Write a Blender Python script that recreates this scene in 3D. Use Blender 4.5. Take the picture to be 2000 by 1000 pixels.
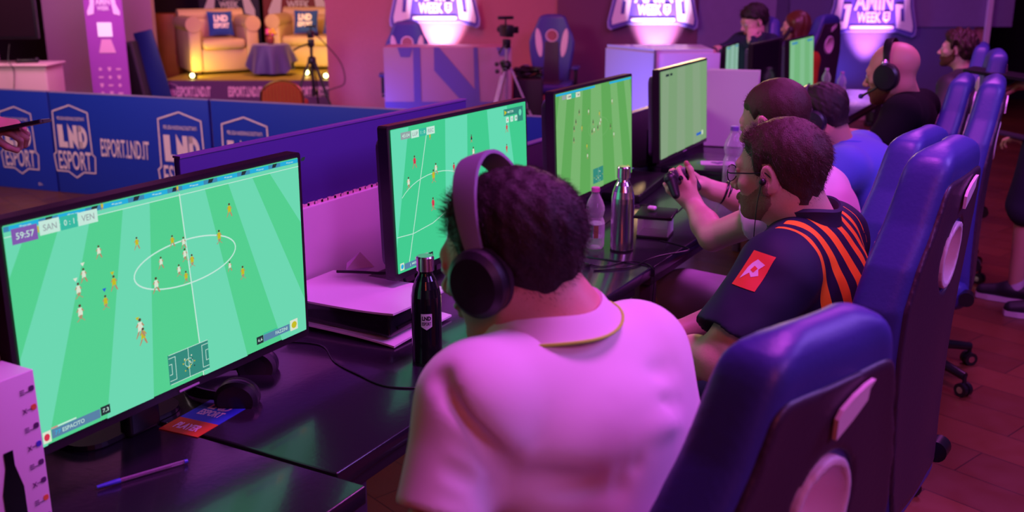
import bpy, bmesh, math, random
import numpy as np
from mathutils import Vector, Matrix, Euler
from mathutils.bvhtree import BVHTree

for o in list(bpy.data.objects):
    bpy.data.objects.remove(o, do_unlink=True)
C = bpy.context.scene.collection
random.seed(7)
NR = np.random.RandomState(11)
R = math.radians

# ------------------------------------------------------------------ camera, view, world, lights
scene = bpy.context.scene
cd = bpy.data.cameras.new('camera')
cam = bpy.data.objects.new('camera', cd)
C.objects.link(cam)
CAM_YAW, CAM_PITCH, CAM_H = R(29.2), math.atan(560/2000), 1.64
cam.location = (0, 0, CAM_H)
cam.rotation_euler = (math.pi/2 - CAM_PITCH, 0, CAM_YAW)
cd.sensor_width = 36; cd.lens = 36; cd.clip_start = .05; cd.clip_end = 60
cd.dof.use_dof = True; cd.dof.focus_distance = 2.35; cd.dof.aperture_fstop = 4.0
scene.camera = cam

vs = scene.view_settings
scene.display_settings.display_device = 'sRGB'
vs.view_transform = 'Standard'; vs.look = 'None'; vs.exposure = 0.0; vs.gamma = 1.0
vs.use_curve_mapping = False

w = bpy.data.worlds.new('world'); scene.world = w; w.use_nodes = True
w.node_tree.nodes['Background'].inputs[0].default_value = (.55, .12, .62, 1)
w.node_tree.nodes['Background'].inputs[1].default_value = .03

def light(name, kind, loc, target, color, power, size=.3, spot=None, blend=.4, size_y=None):
    l = bpy.data.lights.new(name, kind)
    l.color = color; l.energy = power
    if kind == 'AREA':
        l.size = size
        if size_y: l.shape = 'RECTANGLE'; l.size_y = size_y
    else: l.shadow_soft_size = size
    if kind == 'SPOT': l.spot_size = R(spot or 60); l.spot_blend = blend
    o = bpy.data.objects.new(name, l); C.objects.link(o)
    o.location = loc
    d = Vector(target) - Vector(loc)
    o.rotation_euler = d.to_track_quat('-Z', 'Y').to_euler()
    return o

# magenta stage wash hanging over the aisle, as in the hall
light('magenta_wash', 'AREA', (-.3, 2.1, 3.6), (-1.1, 2.2, .8), (.96, .115, 1), 66, .8)
light('magenta_wash_far', 'AREA', (-.4, 6.2, 3.8), (-1.2, 6.2, .8), (1, .15, .97), 84, 1.2)
light('violet_wash', 'AREA', (1.6, 3.2, 3.0), (-.3, 3.0, .8), (.42, .2, 1), 55, 1.0)
light('aisle_wash', 'AREA', (1.9, .6, 3.0), (-.1, 1.6, .9), (.72, .20, 1), 26, .8)
light('red_wash', 'AREA', (.9, -1.0, 2.6), (-.6, 2.6, .9), (1, .12, .07), 13, .6)
light('warm_spot', 'SPOT', (-3.84, 10.56, 2.71), (-1.2, 3.3, .75), (1, .62, .28), 190, .30, 16, .3)

# ------------------------------------------------------------------ materials
MATS = {}
def mat(name, col=(.5, .5, .5), rough=.5, metal=0., spec=.5, emit=None, es=1., bump=0., bscale=60., var=.0,
        trans=0., alpha=1., coat=0., sss=0., sheen=0.):
    if name in MATS: return MATS[name]
    m = bpy.data.materials.new(name); m.use_nodes = True
    nt = m.node_tree; b = nt.nodes['Principled BSDF']
    b.inputs['Base Color'].default_value = (*col, 1)
    b.inputs['Roughness'].default_value = rough
    b.inputs['Metallic'].default_value = metal
    b.inputs['Specular IOR Level'].default_value = spec
    if coat: b.inputs['Coat Weight'].default_value = coat; b.inputs['Coat Roughness'].default_value = .08
    if trans: b.inputs['Transmission Weight'].default_value = trans; b.inputs['IOR'].default_value = 1.33
    if alpha < 1: b.inputs['Alpha'].default_value = alpha
    if sss:
        b.inputs['Subsurface Weight'].default_value = sss
        b.inputs['Subsurface Radius'].default_value = (.012, .004, .002)
    if sheen: b.inputs['Sheen Weight'].default_value = sheen
    if emit:
        b.inputs['Emission Color'].default_value = (*emit, 1); b.inputs['Emission Strength'].default_value = es
    if bump or var:
        tc = nt.nodes.new('ShaderNodeTexCoord'); n = nt.nodes.new('ShaderNodeTexNoise')
        n.inputs['Scale'].default_value = bscale; n.inputs['Detail'].default_value = 4
        nt.links.new(tc.outputs['Object'], n.inputs['Vector'])
        if bump:
            bp = nt.nodes.new('ShaderNodeBump'); bp.inputs['Strength'].default_value = bump
            bp.inputs['Distance'].default_value = .01
            nt.links.new(n.outputs['Fac'], bp.inputs['Height']); nt.links.new(bp.outputs['Normal'], b.inputs['Normal'])
        if var:
            mx = nt.nodes.new('ShaderNodeMix'); mx.data_type = 'RGBA'
            mx.inputs[6].default_value = (*[c*(1-var) for c in col], 1)
            mx.inputs[7].default_value = (*[min(1, c*(1+var)) for c in col], 1)
            nt.links.new(n.outputs['Fac'], mx.inputs[0]); nt.links.new(mx.outputs[2], b.inputs['Base Color'])
    MATS[name] = m
    return m

def emis(name, col, s=1.):
    if name in MATS: return MATS[name]
    m = bpy.data.materials.new(name); m.use_nodes = True
    nt = m.node_tree; nt.nodes.clear()
    e = nt.nodes.new('ShaderNodeEmission'); o = nt.nodes.new('ShaderNodeOutputMaterial')
    e.inputs[0].default_value = (*col, 1); e.inputs[1].default_value = s
    nt.links.new(e.outputs[0], o.inputs[0]); MATS[name] = m
    return m

# ------------------------------------------------------------------ object tree
def props(o, label=None, cat=None, group=None, kind=None):
    if label: o['label'] = label
    if cat: o['category'] = cat
    if group: o['group'] = group
    if kind: o['kind'] = kind
    return o
def thing(name, label, cat, loc=(0, 0, 0), rz=0, group=None, rot=None):
    o = bpy.data.objects.new(name, None); C.objects.link(o); o.empty_display_size = .05
    o.location = loc; o.rotation_euler = rot if rot else (0, 0, rz)
    return props(o, label, cat, group)
def dup(root, loc=None, rz=None, label=None, group=None):
    def cp(o, par):
        c = o.copy(); C.objects.link(c); c.parent = par
        for ch in list(o.children): cp(ch, c)
        return c
    r = cp(root, None)
    if loc is not None: r.location = loc
    if rz is not None: r.rotation_euler = (0, 0, rz)
    if label: r['label'] = label
    if group: r['group'] = group
    return r

# ------------------------------------------------------------------ mesh builder
I4 = Matrix.Identity(4)
def T(x=0, y=0, z=0): return Matrix.Translation((x, y, z))
def RX(a): return Matrix.Rotation(R(a), 4, 'X')
def RY(a): return Matrix.Rotation(R(a), 4, 'Y')
def RZ(a): return Matrix.Rotation(R(a), 4, 'Z')
def frame(o, x, y):
    x = Vector(x).normalized(); y = Vector(y); z = x.cross(y).normalized(); y = z.cross(x)
    m = Matrix((x, y, z)).transposed().to_4x4(); m.translation = Vector(o); return m

class MB:
    def __init__(s): s.v = []; s.f = []; s.m = []; s.sm = []
    def add(s, vs, fs, mi=0, smooth=False, M=I4):
        b = len(s.v); s.v += [tuple(M @ Vector(v)) for v in vs]
        for f in fs: s.f.append(tuple(i+b for i in f)); s.m.append(mi); s.sm.append(smooth)
        return s
    def box(s, c, d, mi=0, M=I4, bev=0.):
        bm = bmesh.new(); bmesh.ops.create_cube(bm, size=1)
        for v in bm.verts: v.co = Vector((v.co.x*d[0]+c[0], v.co.y*d[1]+c[1], v.co.z*d[2]+c[2]))
        if bev: bmesh.ops.bevel(bm, geom=bm.edges[:], offset=bev, segments=3, profile=.5, affect='EDGES')
        bm.verts.index_update()
        s.add([v.co[:] for v in bm.verts], [[v.index for v in f.verts] for f in bm.faces], mi, bool(bev), M)
        bm.free(); return s
    def cyl(s, p, q, r, r2=None, n=20, mi=0, M=I4, cap=True, smooth=True):
        p = Vector(p); q = Vector(q); r2 = r if r2 is None else r2
        d = (q-p).normalized(); a = d.orthogonal().normalized(); b = d.cross(a)
        vs = [p+(a*math.cos(2*math.pi*i/n)+b*math.sin(2*math.pi*i/n))*r for i in range(n)]
        vs += [q+(a*math.cos(2*math.pi*i/n)+b*math.sin(2*math.pi*i/n))*r2 for i in range(n)]
        s.add(vs, [(i, (i+1) % n, n+(i+1) % n, n+i) for i in range(n)], mi, smooth, M)
        if cap:
            s.add(vs[:n], [tuple(range(n))[::-1]], mi, False, M); s.add(vs[n:], [tuple(range(n))], mi, False, M)
        return s
    def tube(s, pts, r, n=10, mi=0, M=I4, closed=False):
        pts = [Vector(p) for p in pts]; L = len(pts); rr = r if hasattr(r, '__len__') else [r]*L
        vs = []; up = None
        for i, p in enumerate(pts):
            a = pts[i-1] if (i > 0 or closed) else p; b = pts[(i+1) % L] if (i < L-1 or closed) else p
            d = (b-a).normalized()
            if up is None: up = d.orthogonal().normalized()
            up = (up-d*up.dot(d)).normalized(); q = d.cross(up)
            vs += [p+(up*math.cos(2*math.pi*k/n)+q*math.sin(2*math.pi*k/n))*rr[i] for k in range(n)]
        fs = []
        for i in range(L if closed else L-1):
            j = (i+1) % L
            fs += [(i*n+k, i*n+(k+1) % n, j*n+(k+1) % n, j*n+k) for k in range(n)]
        if not closed: fs += [tuple(range(n))[::-1], tuple((L-1)*n+k for k in range(n))]
        return s.add(vs, fs, mi, True, M)
    def lathe(s, prof, n=32, mi=0, M=I4, mfun=None):
        vs = []; L = len(prof)
        for r, z in prof: vs += [(r*math.cos(2*math.pi*k/n), r*math.sin(2*math.pi*k/n), z) for k in range(n)]
        for i in range(L-1):
            m = mfun(i) if mfun else mi
            s.add([v for v in vs[i*n:(i+2)*n]], [(k, (k+1) % n, n+(k+1) % n, n+k) for k in range(n)], m, True, M)
        s.add(vs[:n], [tuple(range(n))[::-1]], mi, True, M); s.add(vs[-n:], [tuple(range(n))], mfun(L-2) if mfun else mi, True, M)
        return s
    def prism(s, pts, t, mi=0, M=I4, side=None):
        """outline in local xy, from z=0 to z=t"""
        n = len(pts); lo = [(p[0], p[1], 0) for p in pts]; hi = [(p[0], p[1], t) for p in pts]
        s.add(lo+hi, [tuple(range(n))[::-1], tuple(range(n, 2*n))], mi, False, M)
        s.add(lo+hi, [(i, (i+1) % n, n+(i+1) % n, n+i) for i in range(n)], mi if side is None else side, False, M)
        return s
    def flat(s, pts, z=0, mi=0, M=I4): return s.add([(p[0], p[1], z) for p in pts], [tuple(range(len(pts)))], mi, False, M)
    def line(s, pts, wd, z=0, mi=0, M=I4, closed=False):
        L = len(pts)
        for i in range(L if closed else L-1):
            a = Vector(pts[i]).to_2d(); b = Vector(pts[(i+1) % L]).to_2d(); d = (b-a)
            if d.length < 1e-6: continue
            d.normalize(); nrm = Vector((-d.y, d.x))*wd/2; a2 = a-d*wd*.35; b2 = b+d*wd*.35
            s.flat([a2-nrm, b2-nrm, b2+nrm, a2+nrm], z, mi, M)
        return s
    def sphere(s, c, r, n=16, mi=0, M=I4, sc=(1, 1, 1)):
        vs = []; fs = []; m = n//2
        for i in range(m+1):
            t = math.pi*i/m
            for k in range(n):
                a = 2*math.pi*k/n
                vs.append((c[0]+r*sc[0]*math.sin(t)*math.cos(a), c[1]+r*sc[1]*math.sin(t)*math.sin(a), c[2]+r*sc[2]*math.cos(t)))
        for i in range(m):
            fs += [(i*n+k, (i+1)*n+k, (i+1)*n+(k+1) % n, i*n+(k+1) % n) for k in range(n)]
        return s.add(vs, fs, mi, True, M)
    def text(s, st, cx, cy, wd, ht, z=0, mi=0, M=I4, bold=.02, shear=0.):
        """writing centred at cx,cy fitted into wd x ht"""
        cu = bpy.data.curves.new('t', 'FONT'); cu.body = st; cu.size = 1; cu.offset = bold; cu.shear = shear
        cu.resolution_u = 3; cu.align_x = 'CENTER'
        ob = bpy.data.objects.new('t', cu); C.objects.link(ob)
        dg = bpy.context.evaluated_depsgraph_get()
        me = bpy.data.meshes.new_from_object(ob.evaluated_get(dg), depsgraph=dg)
        vs = [v.co.copy() for v in me.vertices]; fs = [tuple(p.vertices) for p in me.polygons]
        bpy.data.objects.remove(ob); bpy.data.meshes.remove(me); bpy.data.curves.remove(cu)
        if not vs: return s
        x0 = min(v.x for v in vs); x1 = max(v.x for v in vs); y0 = min(v.y for v in vs); y1 = max(v.y for v in vs)
        sx = wd/max(x1-x0, 1e-6); sy = ht/max(y1-y0, 1e-6)
        return s.add([(cx+(v.x-(x0+x1)/2)*sx, cy+(v.y-(y0+y1)/2)*sy, z) for v in vs], fs, mi, False, M)
    def build(s, name, mats, parent=None, weld=False, sharp=40):
        me = bpy.data.meshes.new(name); me.from_pydata(s.v, [], s.f)
        mats = mats if isinstance(mats, (list, tuple)) else [mats]
        for m in mats: me.materials.append(m)
        me.polygons.foreach_set('material_index', s.m)
        me.polygons.foreach_set('use_smooth', s.sm)
        if weld:
            bm = bmesh.new(); bm.from_mesh(me); bmesh.ops.remove_doubles(bm, verts=bm.verts, dist=1e-5)
            bm.to_mesh(me); bm.free()
        me.update()
        if any(s.sm): me.set_sharp_from_angle(angle=R(sharp))
        o = bpy.data.objects.new(name, me); C.objects.link(o); o.parent = parent
        return o

def rrect(w, h, r, n=5, cx=0, cy=0):
    out = []
    for sx, sy, a0 in ((1, 1, 0), (-1, 1, 90), (-1, -1, 180), (1, -1, 270)):
        for k in range(n+1):
            a = R(a0+90*k/n); out.append((cx+sx*(w/2-r)+r*math.cos(a), cy+sy*(h/2-r)+r*math.sin(a)))
    return out
def spline(pts, n=12):
    pts = [Vector(p) for p in pts]; P = [pts[0]]+pts+[pts[-1]]; out = []
    for i in range(1, len(P)-2):
        a, b, c, d = P[i-1:i+3]
        for k in range(n):
            t = k/n
            out.append(.5*((2*b)+(c-a)*t+(2*a-5*b+4*c-d)*t*t+(3*b-a-3*c+d)*t**3))
    return out+[pts[-1]]

# ------------------------------------------------------------------ signed distance sculpting
class SDF:
    def __init__(s, res): s.res = res; s.pr = []
    def cone(s, a, b, ra, rb, k=.02, op='+'): s.pr.append(('c', np.array(a, float), np.array(b, float), ra, rb, k, op)); return s
    def ball(s, c, r, k=.02, op='+'): return s.cone(c, c, r, r, k, op)
    def ell(s, c, r, rot=None, k=.02, op='+'):
        Rm = np.eye(3) if rot is None else np.array(rot, float)[:3, :3]
        s.pr.append(('e', np.array(c, float), np.array(r, float), Rm, None, k, op)); return s
    def plane(s, p, n, k=.004): s.pr.append(('p', np.array(p, float), np.array(n, float)/np.linalg.norm(n), None, None, k, '&')); return s
    def xform(s, M):
        """move all shapes from a local frame"""
        A = np.array(M)[:3, :3]; t = np.array(M)[:3, 3]; sc = np.linalg.norm(A[:, 0]); out = []
        for q in s.pr:
            if q[0] == 'c': out.append(('c', A@q[1]+t, A@q[2]+t, q[3]*sc, q[4]*sc, q[5]*sc, q[6]))
            elif q[0] == 'e': out.append(('e', A@q[1]+t, q[2]*sc, (A/sc)@q[3], None, q[5]*sc, q[6]))
            else: out.append(('p', A@q[1]+t, (A/sc)@q[2], None, None, q[5], q[6]))
        s.pr = out; return s
    def extend(s, o): s.pr += o.pr; return s
    def bbox(s):
        lo = np.full(3, 1e9); hi = -lo
        for q in s.pr:
            if q[6] != '+': continue
            if q[0] == 'c':
                for p, r in ((q[1], q[3]), (q[2], q[4])): lo = np.minimum(lo, p-r); hi = np.maximum(hi, p+r)
            else:
                e = np.sqrt(((q[3]*q[2][None, :])**2).sum(1)); lo = np.minimum(lo, q[1]-e); hi = np.maximum(hi, q[1]+e)
        return lo, hi
    @staticmethod
    def dist(q, X, Y, Z):
        if q[0] == 'c':
            a, b, ra, rb = q[1:5]; ab = b-a; L2 = ab@ab
            px, py, pz = X-a[0], Y-a[1], Z-a[2]
            if L2 < 1e-10: return np.sqrt(px*px+py*py+pz*pz)-ra
            t = np.clip((px*ab[0]+py*ab[1]+pz*ab[2])/L2, 0, 1)
            return np.sqrt((px-t*ab[0])**2+(py-t*ab[1])**2+(pz-t*ab[2])**2)-(ra+(rb-ra)*t)
        if q[0] == 'e':
            c, r, Rm = q[1:4]; px, py, pz = X-c[0], Y-c[1], Z-c[2]
            u = [(px*Rm[0, i]+py*Rm[1, i]+pz*Rm[2, i]) for i in range(3)]
            k0 = np.sqrt(sum((u[i]/r[i])**2 for i in range(3))); k1 = np.sqrt(sum((u[i]/r[i]**2)**2 for i in range(3)))+1e-9
            return k0*(k0-1)/k1
        p, n = q[1], q[2]
        return (X-p[0])*n[0]+(Y-p[1])*n[1]+(Z-p[2])*n[2]
    def mesh(s, disp=None, inflate=0., pad=.03):
        lo, hi = s.bbox(); lo -= pad+inflate; hi += pad+inflate; h = s.res
        n = np.ceil((hi-lo)/h).astype(int)+1
        ax = [lo[i]+h*np.arange(n[i]) for i in range(3)]
        F = np.full(n, .12, np.float64)
        for q in s.pr:
            k = q[5]
            if q[0] == 'p': sl = (slice(None),)*3
            else:
                if q[0] == 'c': a = np.minimum(q[1]-q[3], q[2]-q[4]); b = np.maximum(q[1]+q[3], q[2]+q[4])
                else: e = np.sqrt(((q[3]*q[2][None, :])**2).sum(1)); a = q[1]-e; b = q[1]+e
                m = k+4*h+.02
                i0 = np.maximum(0, np.floor((a-m-lo)/h).astype(int)); i1 = np.minimum(n, np.ceil((b+m-lo)/h).astype(int)+1)
                if (i1 <= i0).any(): continue
                sl = tuple(slice(i0[i], i1[i]) for i in range(3))
            X, Y, Z = np.meshgrid(ax[0][sl[0]], ax[1][sl[1]], ax[2][sl[2]], indexing='ij')
            d = s.dist(q, X, Y, Z); A = F[sl]; k = max(k, 1e-5)
            if q[6] == '+':
                hh = np.clip(.5+.5*(A-d)/k, 0, 1); F[sl] = A+(d-A)*hh-k*hh*(1-hh)
            else:
                if q[6] == '-': d = -d
                hh = np.clip(.5-.5*(A-d)/k, 0, 1); F[sl] = A+(d-A)*hh+k*hh*(1-hh)
        F -= inflate
        if disp is not None:
            X, Y, Z = np.meshgrid(*ax, indexing='ij'); F = F-disp(X, Y, Z)
        return surface_nets(F, lo, h)

def surface_nets(F, lo, h):
    S = F < 0; nx, ny, nz = F.shape
    cnt = np.zeros((nx-1, ny-1, nz-1), int)
    for i in (0, 1):
        for j in (0, 1):
            for k in (0, 1): cnt += S[i:nx-1+i, j:ny-1+j, k:nz-1+k]
    act = (cnt > 0) & (cnt < 8); idx = np.full(act.shape, -1); ii = np.argwhere(act); idx[act] = np.arange(len(ii))
    P = np.zeros((len(ii), 3)); W = np.zeros(len(ii))
    cs = [(0, 0, 0), (1, 0, 0), (0, 1, 0), (1, 1, 0), (0, 0, 1), (1, 0, 1), (0, 1, 1), (1, 1, 1)]
    val = [F[ii[:, 0]+c[0], ii[:, 1]+c[1], ii[:, 2]+c[2]] for c in cs]
    for a in range(8):
        for b in range(a+1, 8):
            if sum(abs(cs[a][t]-cs[b][t]) for t in range(3)) != 1: continue
            va, vb = val[a], val[b]; m = (va < 0) != (vb < 0); t = np.where(m, va/np.where(m, va-vb, 1), 0)
            p = np.array(cs[a])[None]+(np.array(cs[b])-np.array(cs[a]))[None]*t[:, None]
            P[m] += p[m]; W[m] += 1
    V = lo+h*(ii+P/np.maximum(W, 1)[:, None]); faces = []
    for ax in range(3):
        u, v = [(1, 2), (2, 0), (0, 1)][ax]
        a = [slice(0, n) for n in F.shape]; b = list(a); a[ax] = slice(0, F.shape[ax]-1); b[ax] = slice(1, F.shape[ax])
        sa, sb = S[tuple(a)], S[tuple(b)]; e = np.argwhere(sa != sb)
        ok = (e[:, u] > 0) & (e[:, v] > 0) & (e[:, u] < F.shape[u]-1) & (e[:, v] < F.shape[v]-1); e = e[ok]
        flip = sb[e[:, 0], e[:, 1], e[:, 2]]; q = []
        for du, dv in ((-1, -1), (0, -1), (0, 0), (-1, 0)):
            g = e.copy(); g[:, u] += du; g[:, v] += dv; q.append(idx[g[:, 0], g[:, 1], g[:, 2]])
        q = np.stack(q, 1); q[flip] = q[flip][:, ::-1]; faces.append(q)
    Fc = np.concatenate(faces); return V, Fc[(Fc >= 0).all(1)]

def np_object(name, parts, mats, parent=None, attrs=None, matfun=None):
    """parts: list of (V, F, material index) joined as one mesh"""
    Vs = []; Fs = []; Ms = []; b = 0
    for V, F, mi in parts: Vs.append(V); Fs.append(F+b); Ms.append(np.full(len(F), mi)); b += len(V)
    V = np.concatenate(Vs); F = np.concatenate(Fs); Mi = np.concatenate(Ms)
    me = bpy.data.meshes.new(name); me.vertices.add(len(V)); me.vertices.foreach_set('co', V.ravel())
    me.loops.add(F.size); me.loops.foreach_set('vertex_index', F.ravel().astype(np.int32))
    me.polygons.add(len(F)); nf = F.shape[1]
    me.polygons.foreach_set('loop_start', np.arange(0, F.size, nf, dtype=np.int32))
    try: me.polygons.foreach_set('loop_total', np.full(len(F), nf, np.int32))
    except Exception: pass
    mats = mats if isinstance(mats, (list, tuple)) else [mats]
    for m in mats: me.materials.append(m)
    if matfun is not None: Mi = matfun(V[F].mean(1), Mi)
    me.polygons.foreach_set('material_index', Mi.astype(np.int32))
    me.polygons.foreach_set('use_smooth', np.ones(len(F), bool))
    for k, fn in (attrs or {}).items():
        a = me.attributes.new(k, 'FLOAT', 'POINT'); a.data.foreach_set('value', np.asarray(fn(V), np.float32))
    me.update(calc_edges=True); me.validate()
    o = bpy.data.objects.new(name, me); C.objects.link(o); o.parent = parent
    return o

def nz(X, Y, Z, f, seed=0):
    """smooth pseudo noise, about -1..1"""
    r = np.random.RandomState(seed); out = 0
    for i in range(5):
        d = r.normal(size=3); d /= np.linalg.norm(d); g = f*(.7+.25*i)
        out = out+np.sin(g*(X*d[0]+Y*d[1]+Z*d[2])+r.uniform(0, 6.28)+1.3*np.sin(g*.6*(X*d[1]+Y*d[2]-Z*d[0])+r.uniform(0, 6.28)))
    return out/3.

# ------------------------------------------------------------------ room: axes turned to the far wall
MBG = RZ(29.2)                       # x along the far wall, y towards it
def S(o): return props(o, kind='structure')
M_wall = mat('painted_wall', (.42, .15, .20), .75, bump=.15, bscale=30, var=.06)
M_black = mat('black_plastic', (.012, .012, .014), .35)
M_dark = mat('dark_void', (.01, .008, .014), .8)
def floor_mat():
    m = mat('parquet', (.16, .05, .03), .38, spec=.4); nt = m.node_tree; b = nt.nodes['Principled BSDF']
    tc = nt.nodes.new('ShaderNodeTexCoord'); mp = nt.nodes.new('ShaderNodeMapping'); br = nt.nodes.new('ShaderNodeTexBrick')
    mp.inputs['Rotation'].default_value = (0, 0, R(20))
    br.inputs['Scale'].default_value = 1.6; br.inputs['Mortar Size'].default_value = .004
    br.inputs['Color1'].default_value = (.17, .05, .022, 1); br.inputs['Color2'].default_value = (.11, .03, .016, 1)
    br.inputs['Mortar'].default_value = (.04, .012, .008, 1); br.inputs['Bias'].default_value = 0
    br.inputs['Brick Width'].default_value = .9; br.inputs['Row Height'].default_value = .32
    n = nt.nodes.new('ShaderNodeTexNoise'); n.inputs['Scale'].default_value = 9
    rr = nt.nodes.new('ShaderNodeMapRange'); rr.inputs[3].default_value = .22; rr.inputs[4].default_value = .5
    nt.links.new(tc.outputs['Object'], mp.inputs[0]); nt.links.new(mp.outputs[0], br.inputs[0])
    nt.links.new(br.outputs['Color'], b.inputs['Base Color'])
    nt.links.new(tc.outputs['Object'], n.inputs['Vector']); nt.links.new(n.outputs['Fac'], rr.inputs[0]); nt.links.new(rr.outputs[0], b.inputs['Roughness'])
    return m
S(MB().box((0, 5, -.05), (34, 34, .1)).build('floor', floor_mat()))
# far wall with two hung fabric bays, side walls, dark end of the room
S(MB().box((1.62, 11.7, 2.2), (7.36, .2, 4.4), M=MBG).build('wall_back', [M_wall]))
S(MB().box((-1.30, 13.75, 2.2), (.08, 3.7, 4.4), M=MBG).build('wall_alcove', [M_wall]))
S(MB().box((-5.5, 15.6, 2.2), (7.2, .2, 4.4), M=MBG).build('wall_stage', [mat('dark_drape', (.03, .012, .03), .9, bump=.3, bscale=8)]))
S(MB().box((-4.95, 12.6, 2.2), (1.3, .12, 4.4), M=MBG).build('wall_left', [mat('left_wall', (.45, .28, .42), .8, bump=.1)]))
S(MB().box((-6.3, 10.9, 2.2), (2.2, .12, 4.4), M=MBG @ T(-6.3, 10.9, 0) @ RZ(-18) @ T(6.3, -10.9, 0)).build('wall_far_left', [MATS['left_wall']]))
S(MB().box((8.2, 13.6, 2.2), (6.0, .2, 4.4), M=MBG).build('wall_right', [M_dark]))
S(MB().box((0, 5, 4.5), (34, 34, .1)).build('ceiling', [mat('ceiling_paint', (.05, .03, .05), .9)]))
S(MB().box((1.6, 11.58, .06), (7.3, .03, .12), M=MBG).build('baseboard_back', [mat('skirting', (.45, .22, .3), .5)]))
M_fab = mat('fabric_backdrop', (.20, .13, .34), .85, bump=.25, bscale=14, var=.08)
M_fab2 = mat('fabric_backdrop_dark', (.11, .08, .24), .85, bump=.25, bscale=14)
S(MB().box((1.35, 11.585, 2.2), (1.7, .03, 4.2), M=MBG).build('trim_1', [mat('wine_panel', (.16, .05, .12), .8, bump=.2, bscale=10)]))
S(MB().box((2.55, 11.57, 2.2), (1.0, .03, 4.2), M=MBG).build('trim_2', [M_fab]))
S(MB().box((4.0, 11.57, 2.2), (2.2, .03, 4.2), M=MBG).build('trim_3', [M_fab2]))
S(MB().box((4.9, 11.55, 1.98), (1.2, .03, 1.9), M=MBG).build('trim_4', [M_fab]))
S(MB().box((5.22, 11.5, 1.6), (.05, .05, 3.2), M=MBG).build('trim_5', [mat('pale_post', (.7, .5, .75), .5)]))

# uplights grazing the far wall: the lamps are on the floor behind the counters
for i, (lx, col, pw) in enumerate(((-.78, (1, .62, .95), 700), (1.60, (1, .62, .97), 850), (3.92, (1, .36, .97), 420))):
    p = MBG @ Vector((lx, 11.22, .22)); q = MBG @ Vector((lx, 11.6, 1.5))
    light('wall_uplight', 'SPOT', p, q, col, pw, .03, 42, .8)
    t = thing('floor_uplight', ['round floor uplight behind the printed counter', 'round floor uplight behind the white counter panels',
              'round floor uplight against the dark fabric wall'][i], 'lamp', MBG @ Vector((lx, 11.1, 0)), R(29.2), 'floor uplights along the far wall')
    MB().lathe([(.07, .05), (.085, .06), (.09, .16), (.085, .165), (.075, .15)]).build('lamp_body', M_black, t)
    MB().box((0, 0, .025), (.16, .12, .05), bev=.008).build('base_plate', M_black, t)
for lx, ly, lz, tx, ty, tz, col, pw in ((-2.3, 8.9, 1.9, -1.1, 10.7, .95, (.40, .36, 1), 22), (-1.7, 9.5, .12, -1.22, 10.0, .35, (.10, .12, 1), 46), (-1.9, 10.8, .3, -1.5, 11.6, .5, (.3, .2, 1), 16), (.35, 6.9, .25, .95, 7.75, .8, (.16, .12, 1), 85),
                           (3.3, 11.2, .3, 4.1, 11.55, 1.0, (.16, .16, 1), 30), (.7, 11.3, .3, -.1, 11.6, .9, (1, .12, .25), 8)):
    light('colour_spot', 'SPOT', MBG @ Vector((lx, ly, lz)), MBG @ Vector((tx, ty, tz)), col, pw, .1, 80, .9)
light('red_wall_wash', 'AREA', MBG @ Vector((-1.0, 9.2, 3.4)), MBG @ Vector((-.9, 11.6, 1.2)), (1, .06, .08), 42, 1.0)
light('violet_wall_wash', 'AREA', MBG @ Vector((3.4, 8.9, 3.6)), MBG @ Vector((3.4, 11.6, 1.3)), (.75, .15, .8), 34, 1.2)
light('left_wall_wash', 'AREA', MBG @ Vector((-3.6, 9.2, 2.9)), MBG @ Vector((-5.0, 12.2, .9)), (.95, .26, .85), 66, .8)
light('board_wash', 'AREA', (-5.6, 2.6, 3.0), (-5.6, 5.2, .4), (1, .72, .80), 100, 1.4)

# ------------------------------------------------------------------ event emblems on the wall
M_em_w = mat('emblem_white', (.85, .80, .88), .6); M_em_v = mat('emblem_violet', (.10, .07, .42), .6)
M_em_b = mat('emblem_edge', (.35, .33, .75), .6)
def emblem(px_x, bottom, label, k=.0057, D=11.5):
    m = MB(); half = [(-70, 70), (-74, 25), (-84, -14), (-83, -26), (-77, -30), (-48, -20)]
    out = half+[(-x, y) for x, y in half[::-1]]
    X = MBG @ T(px_x, D, bottom) @ RX(90) @ Matrix.Scale(k, 4) @ T(0, 30, 0)
    m.prism([(x*1.04, y+(-2 if y < 0 else 3)) for x, y in out], 2.0, 2, X); m.prism(out, 3.2, 1, X)
    for s in (-1, 1):
        g = [(-66, 66), (-70, 25), (-79, -12), (-78, -22), (-48, -14), (-42, 30), (-56, 30), (-57, 23), (-52, 22), (-55, -2), (-62, -2), (-58, 40), (-40, 42), (-40, 66)]
        g = [(s*x, y) for x, y in g]; m.prism(g if s < 0 else g[::-1], 4.4, 0, X)
    m.text('AMIN', 0, 36, 74, 34, 4.4, 0, X, .03); m.text('WEEK', -7, 6, 46, 20, 4.4, 0, X, .03)
    m.prism([(20, 16), (33, 16), (33, 2), (26.5, -4), (20, 2)], 4.4, 0, X)
    m.prism([(23, 12), (30, 12), (30, 9), (23, 9)], 4.8, 1, X); m.prism([(23, 6), (30, 6), (30, 3), (23, 3)], 4.8, 1, X)
    m.prism(rrect(84, 6, 2.5, 4, 0, -13), 4.4, 0, X)
    o = m.build('wall_emblem', [M_em_w, M_em_v, M_em_b]); props(o, label, 'wall sign', 'event emblems on the far wall'); return o
emblem(-.846, 1.03, 'violet and white gaming week emblem on the red wall, above the printed counter')
emblem(1.54, 1.01, 'brightly lit gaming week emblem between the tripod camera and the man in black sweater')
emblem(3.94, .93, 'gaming week emblem on the dark violet fabric behind the headset wearer')

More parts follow.
